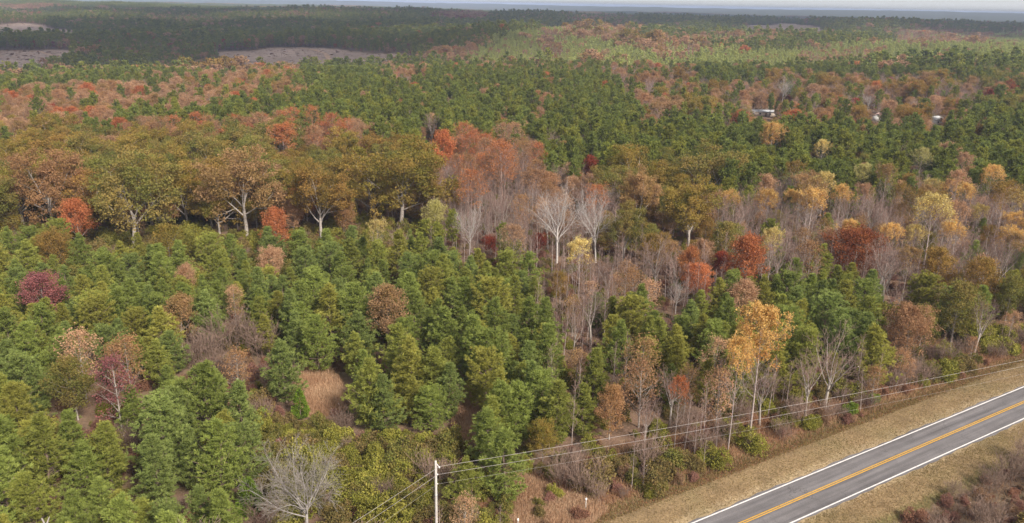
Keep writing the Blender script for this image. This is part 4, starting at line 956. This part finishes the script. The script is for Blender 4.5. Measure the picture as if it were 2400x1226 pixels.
# felled slopes: slash heaps, stumps' brush and a few trees left standing
for ci, c in enumerate(CLEARCUTS):
    P = np.array(c); lo, hi = P[:, :2].min(0), P[:, :2].max(0); q = npr.uniform(lo, hi, (5200, 2)); q = q[inxy(q[:, 0], q[:, 1], c, 6)]
    row = np.sin((q[:, 1] + 0.25 * q[:, 0]) / 7 + np.sin(q[:, 0] / 60)); q = q[row * 0.5 + npr.normal(size=len(q)) * 1.6 > 1.7]; zz = height(q[:, 0], q[:, 1])
    for k in range(len(q)):
        if rnd.random() < 0.02:
            far_add('leafless_forest', (q[k, 0], q[k, 1], zz[k]), 'bare_far', rnd.randrange(2), 0.8, rnd.uniform(.5, .9), rnd.uniform(0, 6.28), *PAL['twig'][0])
        elif rnd.random() < 0.1:
            far_add('shrub_undergrowth', (q[k, 0], q[k, 1], zz[k]), 'shrub', rnd.randrange(4), rnd.uniform(.4, 1.0), rnd.uniform(.2, .5), rnd.uniform(0, 6.28), *rnd.choice(PAL['shrubB']))
        else:
            far_add('brush_undergrowth', (q[k, 0], q[k, 1], zz[k] - .05), 'brush', rnd.randrange(2), rnd.uniform(.5, 1.4), rnd.uniform(.1, .28), rnd.uniform(0, 6.28), *PAL['twig'][0])

# ------------------------------------------------------------------ individuals: the 300 of each kind that show largest
for d in TREES:
    d.setdefault('name', TY[d['t']][5]); d['key'] = d.get('key') or TY[d['t']][0]
    d['dist'] = math.hypot(d['x'], d['y']); q = project([[d['x'], d['y'], d['z'] + d['h'] * 0.65]])[0]; d['px'], d['py'] = q
    d['view'] = -20 < q[0] < 2420 and -5 < q[1] < 1240
    if d['proto'] is None: d['proto'] = rnd.randrange(len(PROTO[d['key']]))
LIMIT = {'sapling': 300, 'shrub': 300, 'brush': 120}
ONE_MESH = ('sapling', 'shrub', 'brush')
MARK = [(700, 1130, 'by the silvery leafless tree'), (1020, 1120, 'by the utility pole'), (740, 900, 'by the brown clearing'), (1290, 1160, 'by the dry grass field'),
        (1780, 900, 'by the twin white trunks'), (1910, 920, 'by the leafless roadside tree'), (2140, 790, 'by the rounded rust tree'), (2312, 770, 'by the pale multi-stem tree'),
        (2010, 610, 'by the domed dark red oak'), (1630, 490, 'by the olive gold oak'), (1312, 510, 'by the white fan-shaped tree'), (1160, 450, 'in the rusty grove'),
        (935, 430, 'by the sprawling olive oak'), (742, 450, 'by the ochre oak'), (560, 440, 'by the largest tan oak'), (290, 480, 'by the pale forked trunk'), (95, 450, 'by the rust and olive oak'),
        (90, 700, 'by the crimson maple'), (262, 900, 'by the purple-brown tree'), (530, 800, 'by the brown brush'), (1040, 340, 'by the vivid orange cone'), (1815, 340, 'by the golden dome tree'),
        (2165, 390, 'by the pale yellow-green top'), (2195, 540, 'by the tallest yellow-topped tree'), (1905, 490, 'by the yellow-topped row'), (1385, 390, 'by the slim red tree'),
        (1790, 265, 'by the metal-roofed trailer'), (2198, 285, 'by the white house'), (2060, 275, 'by the small shed'), (1600, 190, 'by the dark orange oak'),
        (2200, 1180, 'in the scrub across the road'), (1435, 970, 'by the rust-topped roadside tree'), (1090, 960, 'by the grass path'), (100, 1190, 'by the pale forked snag'),
        (885, 590, 'by the pale yellow-topped tree'), (1640, 660, 'by the bright orange thicket tree'), (1380, 640, 'in the sapling thicket'), (636, 640, 'by the rounded peach tree'),
        (420, 960, 'in the front corner stand'), (820, 760, 'in the front middle stand'), (1180, 760, 'in the stand before the thicket'), (1500, 790, 'by the roadside pines'), (350, 700, 'below the oak row'),
        (300, 250, 'on the orange and green slope'), (900, 230, 'on the dark pine slope'), (1250, 290, 'behind the slim red tree'), (1700, 400, 'in the pine belt below the trailer'), (2360, 380, 'at the edge below the white house')]
MK = np.array([(a, b_) for a, b_, _ in MARK], float)
ORD = 'first second third fourth fifth sixth seventh eighth ninth tenth eleventh twelfth'.split()
ROWS = ['front row'] + [w + ' row' for w in ORD[1:]] + [w + ' row' for w in 'thirteenth fourteenth fifteenth sixteenth seventeenth eighteenth nineteenth twentieth'.split()]
NOUN = {'pine_tree': 'pine', 'oak_tree': 'oak', 'maple_tree': 'broadleaf tree', 'tulip_tree': 'tulip tree', 'bare_tree': 'grey tree', 'sapling': 'thin sapling', 'shrub': 'shrub', 'brush': 'twiggy brush', 'cedar_tree': 'cedar'}
CATG = {'pine_tree': 'pine tree', 'oak_tree': 'oak tree', 'maple_tree': 'tree', 'tulip_tree': 'tulip tree', 'bare_tree': 'bare tree', 'sapling': 'sapling', 'shrub': 'shrub', 'brush': 'brush', 'cedar_tree': 'cedar'}
byname = {}
for d in TREES: byname.setdefault(d['name'], []).append(d)
picked = []
for nme, lst in byname.items():
    lst.sort(key=lambda d: -((1e6 if d['label'] else 0) + (1e5 if d.get('hp') else 0) + d['h'] / d['dist'] * (1000 if d['view'] else 0)))
    n = LIMIT.get(nme, 300)
    for k, d in enumerate(lst):
        if k < n and d['view']: picked.append(d)
        else:
            p = PROTO[d['key']][d['proto']]; sc = d['h'] / p['h']
            far_add(STUFF[nme], (d['x'], d['y'], d['z']), d['key'], d['proto'], sc * d['w'], sc, d['rot'], *rnd.choice(PAL[d['pal']]))
cells = {}
for d in picked:
    if d['label']: continue
    k = int(np.argmin((MK[:, 0] - d['px']) ** 2 + (1.6 * (MK[:, 1] - d['py'])) ** 2))
    cells.setdefault((d['name'], WORD[d['pal']], k), []).append(d)
for (nme, word, k), lst in cells.items():
    lst.sort(key=lambda d: -d['py']); per = 12
    rows = [lst[i:i + per] for i in range(0, len(lst), per)]
    for ri, row in enumerate(rows):
        row.sort(key=lambda d: d['px'])
        for i, d in enumerate(row):
            if len(lst) == 1: d['label'] = f"only {word} {NOUN[nme]} {MARK[k][2]}"
            elif len(rows) == 1: d['label'] = f"{word} {NOUN[nme]} {MARK[k][2]}, {ORD[i]} from the left"
            else: d['label'] = f"{word} {NOUN[nme]}, {ORD[i]} from left in {ROWS[min(ri, 19)]} {MARK[k][2]}"
GRP = {'pine_tree': 'pines of the near wood', 'oak_tree': 'oaks of the near wood', 'maple_tree': 'autumn broadleaf trees', 'tulip_tree': 'tulip trees', 'bare_tree': 'leafless trees',
       'sapling': 'leafless saplings of the thicket', 'shrub': 'shrubs near the road', 'brush': 'twiggy brush clumps', 'cedar_tree': 'lime green cedars'}
for d in picked:
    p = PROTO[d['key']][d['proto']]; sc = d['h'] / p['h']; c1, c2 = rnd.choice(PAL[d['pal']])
    if d['name'] in ONE_MESH:
        o = bpy.data.objects.new(d['name'], p['both']); COL.objects.link(o); root = o
        o['leafcol'] = c1; o['leafcol2'] = c2
    else:
        root = bpy.data.objects.new(d['name'], None); COL.objects.link(root); root.empty_display_size = 0.5
        tr = bpy.data.objects.new('trunk', p['trunk']); COL.objects.link(tr); tr.parent = root
        cr = bpy.data.objects.new('crown', p['crown']); COL.objects.link(cr); cr.parent = root
        cr['leafcol'] = c1; cr['leafcol2'] = c2
    root.location = (d['x'], d['y'], d['z']); root.rotation_euler = (0, 0, d['rot']); root.scale = (sc * d['w'], sc * d['w'], sc)
    tag(root, d['label'], CATG[d['name']], GRP[d['name']])
print('individual plants', len(picked))

# ------------------------------------------------------------------ woods too many to count: one object per kind, instances on points
def forest(name, rows, label):
    keys = sorted({(r[3], r[4]) for r in rows}); lib = bpy.data.collections.new('plants_' + name)
    for i, (k, j) in enumerate(keys):
        o = bpy.data.objects.new(f'{name}_{i:03d}', PROTO[k][j]['both']); lib.objects.link(o)
    ki = {k: i for i, k in enumerate(keys)}
    me = bpy.data.meshes.new(name); n = len(rows); me.vertices.add(n)
    me.vertices.foreach_set('co', np.array([r[:3] for r in rows], np.float32).ravel())
    a = me.attributes.new('pick', 'INT', 'POINT'); a.data.foreach_set('value', np.array([ki[(r[3], r[4])] for r in rows], np.int32))
    a = me.attributes.new('turn', 'FLOAT_VECTOR', 'POINT'); a.data.foreach_set('vector', np.array([(0, 0, r[7]) for r in rows], np.float32).ravel())
    a = me.attributes.new('size', 'FLOAT_VECTOR', 'POINT'); a.data.foreach_set('vector', np.array([(r[5], r[5], r[6]) for r in rows], np.float32).ravel())
    for nm, q in (('leafcol', 8), ('leafcol2', 9)):
        a = me.attributes.new(nm, 'FLOAT_COLOR', 'POINT'); a.data.foreach_set('color', np.array([(*r[q], 1) for r in rows], np.float32).ravel())
    ob = mobj(name, me); ng = bpy.data.node_groups.new(name, 'GeometryNodeTree')
    ng.interface.new_socket('Geometry', in_out='INPUT', socket_type='NodeSocketGeometry'); ng.interface.new_socket('Geometry', in_out='OUTPUT', socket_type='NodeSocketGeometry')
    N, L = ng.nodes, ng.links; gi = N.new('NodeGroupInput'); go = N.new('NodeGroupOutput')
    ip = N.new('GeometryNodeInstanceOnPoints'); ci = N.new('GeometryNodeCollectionInfo')
    ci.inputs['Collection'].default_value = lib; ci.inputs['Separate Children'].default_value = True; ci.inputs['Reset Children'].default_value = True
    def na(nm, typ):
        q = N.new('GeometryNodeInputNamedAttribute'); q.data_type = typ; q.inputs['Name'].default_value = nm; return q.outputs['Attribute']
    L.new(gi.outputs[0], ip.inputs['Points']); L.new(ci.outputs[0], ip.inputs['Instance']); ip.inputs['Pick Instance'].default_value = True
    L.new(na('pick', 'INT'), ip.inputs['Instance Index']); L.new(na('turn', 'FLOAT_VECTOR'), ip.inputs['Rotation']); L.new(na('size', 'FLOAT_VECTOR'), ip.inputs['Scale'])
    L.new(ip.outputs[0], go.inputs[0])
    md = ob.modifiers.new('plants', 'NODES'); md.node_group = ng
    tag(ob, label, None, None, 'stuff')
FLAB = {'pine_forest': 'green pine forest covering the slopes and far hills', 'oak_forest': 'olive and tan oaks massed behind the front woods', 'maple_forest': 'orange and peach autumn woods among the far pines',
        'tulip_tree_forest': 'distant yellow and orange tulip trees', 'leafless_forest': 'grey leafless woods in the hollows', 'sapling_undergrowth': 'dense purple-grey sapling stems',
        'shrub_undergrowth': 'low olive and russet undergrowth', 'brush_undergrowth': 'low twiggy leafless brush'}
for k, rows in FAR.items():
    print(k, len(rows)); forest(k, rows, FLAB[k])

# ------------------------------------------------------------------ grasses and fallen leaves
def blades(name, X, Y, h, w, c1, c2, label, lean=0.35, flat=False):
    n = len(X); Z = height(X, Y); g = npr
    if flat:
        C = np.stack([X, Y, Z + g.uniform(0.03, 0.12, n)], 1); V, F = leaves(C, w, g, up=2.5)
        t1 = np.repeat(g.random(n), 4); t2 = np.repeat(g.random(n), 4)
    else:
        a = g.uniform(0, 6.28, n); d = np.stack([np.cos(a), np.sin(a), 0 * a], 1) * (w * g.uniform(.6, 1.3, n))[:, None]
        b0 = np.stack([X, Y, Z - 0.02], 1); tip = b0 + np.stack([g.normal(size=n) * lean * h, g.normal(size=n) * lean * h, h * g.uniform(.6, 1.2, n)], 1)
        V = np.stack([b0 - d, b0 + d, tip + d * .5, tip - d * .5], 1).reshape(-1, 3); F = np.arange(4 * n).reshape(-1, 4)
        sp_ = 0.5 + 0.5 * np.sin(X / 3.1 + 2 * np.sin(Y / 4.3)) * np.sin(Y / 2.3 + np.sin(X / 5.1)); t1 = np.repeat(np.clip(sp_ + g.normal(size=n) * .25, 0, 1), 4); t2 = np.repeat(g.random(n), 4)
    o = mobj(name, mesh_np(name, V, F, (LEAF,), None, dict(tint=t1, tint2=t2)))
    o['leafcol'] = c1; o['leafcol2'] = c2
    return tag(o, label, None, None, 'stuff')
def verge_pts(n, l0, l1, t0=-45, t1=150):
    t = npr.uniform(t0, t1, n); l = npr.uniform(l0, l1, n); return RA[0] + RD[0] * t + RN[0] * l, RA[1] + RD[1] * t + RN[1] * l
def poly_pts(poly, n):
    P = np.array(poly); lo, hi = P[:, :2].min(0), P[:, :2].max(0); q = npr.uniform(lo, hi, (n * 4, 2)); q = q[inxy(q[:, 0], q[:, 1], poly)][:n]; return q[:, 0], q[:, 1]
a = verge_pts(40000, -7.6, -0.5); b2 = verge_pts(36000, ROAD_W + 0.55, ROAD_W + 6.3, -25, 95)
blades('verge_grass', np.concatenate([a[0], b2[0]]), np.concatenate([a[1], b2[1]]), 0.16, 0.04, (0.36, 0.26, 0.14), (0.21, 0.165, 0.07), 'short dry grass on the road verges', 0.6)
a = verge_pts(36000, -17, -5.6)
blades('fallen_leaves', a[0], a[1], 0, 0.10, (0.30, 0.12, 0.06), (0.38, 0.22, 0.12), 'rust brown fallen leaves along the tree line', flat=True)
a = verge_pts(60000, -19, -7.2, -60, 160)
blades('roadside_weeds', a[0], a[1], 0.75, 0.03, (0.34, 0.185, 0.11), (0.42, 0.28, 0.16), 'brown waist-high weeds along the tree line', 0.4)
a = verge_pts(16000, -8.5, -5.5)
blades('ditch_grass', a[0], a[1], 0.3, 0.04, (0.20, 0.15, 0.05), (0.28, 0.2, 0.09), 'longer dull grass in the roadside ditch')
xs, ys = zip(*[poly_pts(c, n) for (_, c), n in zip(CLEARINGS, (9000, 6000, 26000, 800))])
blades('broomsedge_grass', np.concatenate(xs), np.concatenate(ys), 0.7, 0.025, (0.62, 0.44, 0.29), (0.46, 0.28, 0.17), 'tall orange-brown dry grass in the clearings', 0.25)
a = verge_pts(30000, ROAD_W + 6.2, ROAD_W + 30, -25, 95)
blades('scrub_grass', a[0], a[1], 0.5, 0.035, (0.30, 0.17, 0.10), (0.36, 0.24, 0.14), 'dead brown weeds in the scrub across the road', 0.5)

# ------------------------------------------------------------------ utility poles, wires
def simple(name, c, rough=0.8, metal=0.0, sc=2.0, var=0.15):
    m, nt, b = mat(name); n = noise(nt, sc, 4)
    v = ramp(nt, n.outputs[0], [(0.3, 1 - var), (0.7, 1 + var)])
    nt.links.new(mixc(nt, 1.0, c, v, 'MULTIPLY'), b.inputs['Base Color']); b.inputs['Roughness'].default_value = rough; b.inputs['Metallic'].default_value = metal; return m
m, nt, b = mat('weathered_pole_wood'); tc = nt.nodes.new('ShaderNodeTexCoord').outputs['Object']
mp = nt.nodes.new('ShaderNodeMapping'); mp.inputs['Scale'].default_value = (14, 14, 0.6); nt.links.new(tc, mp.inputs[0])
nt.links.new(mixc(nt, ramp(nt, noise(nt, 1.0, 5, .7, mp.outputs[0]).outputs[0], [(0.3, 0.0), (0.7, 1.0)]), (0.40, 0.36, 0.33), (0.60, 0.56, 0.52)), b.inputs['Base Color']); POLEW = m
METAL = simple('galvanised_metal', (0.55, 0.55, 0.55), 0.5, 0.3); CERAM = simple('grey_porcelain', (0.62, 0.60, 0.58), 0.35); WIRE = simple('aluminium_wire', (0.44, 0.40, 0.38), 0.7)
def lathe(prof, n=10):
    V = []; F = []
    for r, z in prof:
        for k in range(n): V.append((r * math.cos(k * 6.28318 / n), r * math.sin(k * 6.28318 / n), z))
    for i in range(len(prof) - 1):
        for k in range(n): F.append((i * n + k, i * n + (k + 1) % n, (i + 1) * n + (k + 1) % n, (i + 1) * n + k))
    return np.array(V), np.array(F)
def box(c, s, rz=0.0):
    V = np.array([(x, y, z) for x in (-.5, .5) for y in (-.5, .5) for z in (-.5, .5)], float) * np.array(s)
    cz, sz = math.cos(rz), math.sin(rz); V = np.stack([V[:, 0] * cz - V[:, 1] * sz, V[:, 0] * sz + V[:, 1] * cz, V[:, 2]], 1) + np.array(c)
    F = np.array([(0, 1, 3, 2), (4, 6, 7, 5), (0, 4, 5, 1), (2, 3, 7, 6), (0, 2, 6, 4), (1, 5, 7, 3)]); return V, F
def pieces(name, lst, mats, parent=None):
    Vs, Fs, o = [], [], 0
    for V, F in lst: Vs.append(V); Fs.append(np.asarray(F) + o); o += len(V)
    return mobj(name, mesh_np(name, np.concatenate(Vs), [f for f in Fs], mats), parent)
PH = 11.0
PP = at(1021, 1080, PH)
PDIR = np.array([math.sin(ROAD_DIR - 0.0), math.cos(ROAD_DIR - 0.0)])
Q1 = at(2400, 843, PH - 1.5)[:2] - PP[:2]; NEXT = PP[:2] + Q1 / np.linalg.norm(Q1) * 125
Q2 = at(820, 1226, PH - 1.0)[:2] - PP[:2]; PREV = PP[:2] + Q2 / np.linalg.norm(Q2) * 70
def pole(xy, label):
    z0 = hgt(xy[0], xy[1]); t = empty('utility_pole', (xy[0], xy[1], z0))
    pieces('post', [lathe([(0.0, -1.0), (0.19, -1.0), (0.185, 0), (0.15, 6), (0.125, PH - 0.06), (0.10, PH), (0.0, PH)], 12)], (POLEW,), t)
    sx, sy = RD  # bracket reaches along the road side
    br = np.array([[0.10, -0.05, PH - 0.35, 0.42, -0.20, PH - 0.72, 0.05, 0.05], [0.08, -0.05, PH - 0.95, 0.42, -0.20, PH - 0.74, 0.03, 0.03]])
    pieces('bracket', [tubes(br, 5)], (METAL,), t)
    V, F = lathe([(0.0, -0.16), (0.05, -0.16), (0.10, -0.08), (0.055, -0.04), (0.10, 0.02), (0.05, 0.08), (0.0, 0.12)], 8)
    pieces('insulator', [(V + np.array([0.44, -0.20, PH - 0.68]), F)], (CERAM,), t)
    V, F = lathe([(0.0, -0.09), (0.07, -0.09), (0.09, 0), (0.07, 0.09), (0.0, 0.09)], 8)
    pieces('insulator', [(V + np.array([0.20, -0.08, PH - 1.75]), F)], (CERAM,), t)
    pieces('insulator', [(V * 0.8 + np.array([0.19, -0.07, PH - 3.0]), F)], (CERAM,), t)
    pieces('collar', [lathe([(0.155, PH - 4.6), (0.165, PH - 4.6), (0.165, PH - 4.45), (0.155, PH - 4.45)], 12)], (METAL,), t)
    pieces('ground_wire', [box((0.135, -0.08, PH / 2 - .4), (0.02, 0.02, PH - 1.2))], (METAL,), t)
    tag(t, label, 'utility pole', 'utility poles along the road'); return z0
z0 = pole(PP, 'weathered pale grey utility pole with bracket at the bottom edge')
def wire(a, b_, sag, r, label):
    a, b_ = np.array(a, float), np.array(b_, float); n = 40; t = np.linspace(0, 1, n + 1)[:, None]
    P = a + (b_ - a) * t; P[:, 2] -= (4 * sag * t * (1 - t))[:, 0]
    o = pieces('power_line', [tubes(np.hstack([P[:-1], P[1:], np.full((n, 2), r)]), 5)], (WIRE,))
    tag(o, label, 'wire', 'wires on the utility pole')
att = [np.array([0.44, -0.20, PH - 0.62]), np.array([0.25, -0.08, PH - 1.75]), np.array([0.24, -0.07, PH - 3.0])]
base = np.array([PP[0], PP[1], z0])
NXZ = [np.array([NEXT[0], NEXT[1], 0]), np.array([PREV[0], PREV[1], 0])]
for i, (nm, rr) in enumerate((('upper', 0.016), ('middle', 0.0145), ('thin lowest', 0.007))):
    wire(base + att[i], NXZ[0] + att[i], 0.9 + 0.2 * i, rr, f'{nm} wire running from the pole along the road')
    wire(base + att[i], NXZ[1] + att[i], 0.9 + 0.2 * i, rr * 0.9, f'{nm} wire dropping from the pole to the bottom edge')
def marker(px, py, h, label):
    p = at(px, py, h); t = empty('marker_post', p)
    pieces('post', [lathe([(0.0, -.2), (0.05, -.2), (0.045, h - .32), (0.0, h - .32)], 8)], (simple('pale_post', (0.5, 0.47, 0.43)),), t)
    pieces('cap', [lathe([(0.0, h - .36), (0.10, h - .36), (0.115, h - .2), (0.10, h - .04), (0.0, h)], 10)], (simple('white_plastic', (0.8, 0.8, 0.79), 0.5),), t)
    return tag(t, label, 'marker post', 'white-topped marker posts')
marker(1374, 1167, 1.9, 'white-capped marker post in the dry grass near the road verge')
marker(1214, 1215, 1.6, 'white-capped marker post at the bottom edge')
# pale snag whose forked top pokes up among the front pines
SN = at(104, 1214, 10.0); t = empty('dead_snag', SN)
pieces('trunk', [tubes(np.array([(0, 0, -.3, 0.05, 0, 5, .2, .16), (0.05, 0, 5, 0, 0, 9.1, .16, .12)]), 8)], (BARK_PALE,), t)
pieces('branch', [tubes(np.array([(0, 0, 9.0, -0.28, 0, 9.95, .11, .07)]), 6)], (BARK_PALE,), t)
pieces('branch', [tubes(np.array([(0, 0, 9.0, 0.50, 0.05, 10.1, .11, .05)]), 6)], (BARK_PALE,), t)
tag(t, 'pale dead snag with forked top between the front pines', 'dead tree')

# ------------------------------------------------------------------ far buildings
TIN = simple('weathered_tin', (0.42, 0.43, 0.45), 0.45, 0.1, 0.8, 0.2); SIDING = simple('white_siding', (0.60, 0.59, 0.56), 0.7, 0, 0.7, 0.08); TANW = simple('tan_siding', (0.45, 0.38, 0.31), 0.8)
WROOF = simple('white_metal_roof', (0.62, 0.62, 0.62), 0.4, 0.0, 0.6, 0.06); PINKR = simple('faded_red_roof', (0.48, 0.34, 0.30), 0.8); GLASS = simple('dark_window_glass', (0.04, 0.045, 0.05), 0.1); DOORM = simple('brown_door', (0.16, 0.09, 0.06))
def gable(w, d, z0, rise, over, th=0.15):
    x, y = w / 2 + over, d / 2 + over
    V = [(-x, -y, z0), (x, -y, z0), (-x, 0, z0 + rise), (x, 0, z0 + rise), (-x, y, z0), (x, y, z0)]
    V += [(a, b_, c - th) for a, b_, c in V]
    F = [(0, 1, 3, 2), (2, 3, 5, 4), (6, 8, 9, 7), (8, 10, 11, 9), (0, 6, 7, 1), (4, 5, 11, 10), (0, 2, 8, 6), (2, 4, 10, 8), (1, 7, 9, 3), (3, 9, 11, 5)]
    return np.array(V, float), np.array(F)
def house(name, p, w, d, h, rise, rz, wm, rm, label, cat, wins, door):
    t = empty(name, (p[0], p[1], hgt(p[0], p[1])), rz)
    V, F = box((0, 0, h / 2 - 0.2), (w, d, h + 0.4)); gv = np.array([(-w / 2, -d / 2, h), (-w / 2, d / 2, h), (-w / 2, 0, h + rise * .93), (w / 2, -d / 2, h), (w / 2, d / 2, h), (w / 2, 0, h + rise * .93)])
    wall = pieces('wall', [(V, F)], (wm,), t); pieces('gable', [(gv, np.array([(0, 1, 2), (3, 5, 4)]))], (wm,), t)
    rf = pieces('roof', [gable(w, d, h + .06, rise, 0.35)], (rm,), t)
    for k in range(int(w / 1.2)):
        xx = -w / 2 + 0.6 + k * 1.2
        pieces('roof_rib', [(np.array([(xx - .03, -d / 2 - .34, h + .07), (xx + .03, -d / 2 - .34, h + .07), (xx + .03, 0, h + rise + .1), (xx - .03, 0, h + rise + .1)]), np.array([(0, 1, 2, 3)]))], (rm,), rf)
    for x in wins:
        wn_ = pieces('window', [box((x, -d / 2 - 0.03, h * .58), (1.1, 0.06, 1.1))], (SIDING,), t); pieces('pane', [box((x, -d / 2 - 0.065, h * .58), (0.92, 0.03, 0.92))], (GLASS,), wn_)
    pieces('door', [box((door, -d / 2 - 0.03, 1.02), (0.95, 0.06, 2.04))], (DOORM,), t)
    tag(t, label, cat)
house('mobile_home', HPOS['trailer'], 17, 5, 2.7, 0.9, math.radians(-8), TANW, TIN, 'long trailer with grey tin roof half hidden by autumn trees', 'mobile home', (-6, -2.5, 3, 6.5), 0.8)
house('shed', HPOS['shed'], 6, 5, 2.8, 1.7, math.radians(62), SIDING, PINKR, 'small pale shed with faded red gable roof beside the yard', 'shed', (-1.5,), 1.2)
house('white_house', HPOS['white'], 10, 7, 3.2, 1.5, math.radians(14), SIDING, WROOF, 'white house with white metal roof half hidden by trees', 'house', (-3, 3), 0.2)
DRM = simple('gravel_drive', (0.28, 0.25, 0.24), 0.95, 0, 0.8, 0.25)
def track(name, pix, w, m, label, lift=0.12):
    P = [at(*q)[:2] for q in pix]; Q = []
    for i in range(len(P) - 1):
        n = max(2, int(np.linalg.norm(P[i + 1] - P[i]) / 4))
        for k in range(n): Q.append(P[i] + (P[i + 1] - P[i]) * k / n)
    Q.append(P[-1]); Q = np.array(Q); d = unit(np.gradient(Q, axis=0)); nn = np.stack([-d[:, 1], d[:, 0]], 1)
    ww = w * (0.5 + 0.12 * np.sin(np.arange(len(Q)) * 1.3)); A, B = Q + nn * ww[:, None], Q - nn * ww[:, None]
    V = np.stack([np.column_stack([A, height(A[:, 0], A[:, 1]) + lift]), np.column_stack([B, height(B[:, 0], B[:, 1]) + lift])], 1).reshape(-1, 3)
    k = np.arange(len(Q) - 1) * 2; return tag(mobj(name, mesh_np(name, V, np.stack([k, k + 1, k + 3, k + 2], 1), (m,))), label, None, None, 'structure')
track('driveway', ((2330, 296), (2372, 291), (2420, 284), (2500, 276)), 7, DRM, 'grey gravel drive beyond the white house')
DIRT = simple('pale_red_dirt', (0.46, 0.30, 0.20), 0.95, 0, 0.2, 0.2)
track('dirt_track', ((700, 113), (738, 118), (762, 126), (770, 140), (760, 150)), 6, DIRT, 'pale dirt track winding down the felled slope', 0.4)
track('dirt_track', ((0, 119), (60, 121), (95, 122), (130, 133)), 5, DIRT, 'pale dirt track across the felled ground at the frame edge', 0.4)
track('dirt_track', ((132, 82), (146, 72), (178, 73)), 7, DIRT, 'orange dirt track on the farthest felled ground', 0.6)

# ------------------------------------------------------------------ broken low cloud drifting over the far hills (its shadow lies there in the photo)
CLM, nt, b = mat('cloud_white'); b.inputs['Base Color'].default_value = (0.9, 0.9, 0.9, 1)
tr = nt.nodes.new('ShaderNodeBsdfTranslucent'); ms = nt.nodes.new('ShaderNodeMixShader'); ms.inputs[0].default_value = 0.5
nt.links.new(b.outputs[0], ms.inputs[1]); nt.links.new(tr.outputs[0], ms.inputs[2]); nt.links.new(ms.outputs[0], nt.nodes['Material Output'].inputs[0])
CALT = 900.0; COFF = np.array([sdir.x, sdir.y]) / sdir.z * CALT
def cloud(px, r, a, b_, seed):
    az = math.atan((px - 1200) / (FPX / CP)); c = np.array([r * math.sin(az), r * math.cos(az)]) + COFF
    n, m_ = 40, 20; th, ph = np.meshgrid(np.linspace(0, 2 * math.pi, n, endpoint=False), np.linspace(0.02, math.pi - 0.02, m_))
    d = np.stack([np.sin(ph) * np.cos(th), np.sin(ph) * np.sin(th), np.cos(ph)], -1).reshape(-1, 3)
    k = 1 + 0.16 * np.sin(3 * d[:, 0] * 2 + seed) * np.sin(5 * d[:, 1] + 2 * seed) + 0.12 * np.sin(9 * d[:, 0] + seed * 3 + 4 * d[:, 2]) * np.sin(8 * d[:, 1] - seed) + 0.05 * np.sin(21 * d[:, 0]) * np.sin(19 * d[:, 1] + seed)
    z = np.where(d[:, 2] > 0, d[:, 2] * 190, d[:, 2] * 45)
    V = np.stack([d[:, 0] * a * k, d[:, 1] * b_ * k, z * k], 1)
    i = np.arange((m_ - 1) * n); j = (i // n) * n + (i + 1) % n; F = np.stack([i, i + n, j + n, j], 1)
    me = mesh_np('cloud', V, F, (CLM,)); me.polygons.foreach_set('use_smooth', np.ones(len(me.polygons), bool))
    o = mobj('cloud', me); o.location = (c[0], c[1], CALT + 30 * math.sin(seed)); o.rotation_euler = (0, 0, -az)
    tag(o, 'broad pale cloud drifting above the far hills', None, None, 'structure')
for i, q in enumerate([(-250, 1080, 330, 230), (300, 1090, 350, 240), (760, 1120, 260, 220), (-50, 1700, 520, 330), (600, 1760, 480, 330), (1100, 1900, 380, 330), (1700, 2080, 440, 330), (2300, 2130, 480, 330), (2800, 2100, 420, 330),
                       (500, 2800, 520, 400), (1100, 2750, 600, 430), (1700, 2850, 600, 450), (2300, 2800, 640, 450), (1600, 4000, 1000, 700), (2400, 4050, 1000, 700),
                       (1700, 6000, 1400, 1000), (2500, 6000, 1500, 1000)]):
    cloud(*q, 1.7 * i + 0.4)

# ------------------------------------------------------------------ haze
hv, hf = box((0, 9000, 12), (60000, 60000, 130))
hm = bpy.data.materials.new('haze_air'); hm.use_nodes = True; nt = hm.node_tree; nt.nodes.remove(nt.nodes['Principled BSDF'])
pv = nt.nodes.new('ShaderNodeVolumePrincipled'); pv.inputs['Color'].default_value = (0.62, 0.72, 0.96, 1); pv.inputs['Density'].default_value = 1.2e-4; pv.inputs['Anisotropy'].default_value = 0.0
nt.links.new(pv.outputs[0], nt.nodes['Material Output'].inputs['Volume'])
tag(mobj('haze', mesh_np('haze', hv, hf, (hm,))), 'pale blue haze over the far hills', None, None, 'stuff')
zz = height(*(npr.uniform(-15000, 22000, (2, 4000)))); print('ground z', zz.min(), zz.max())
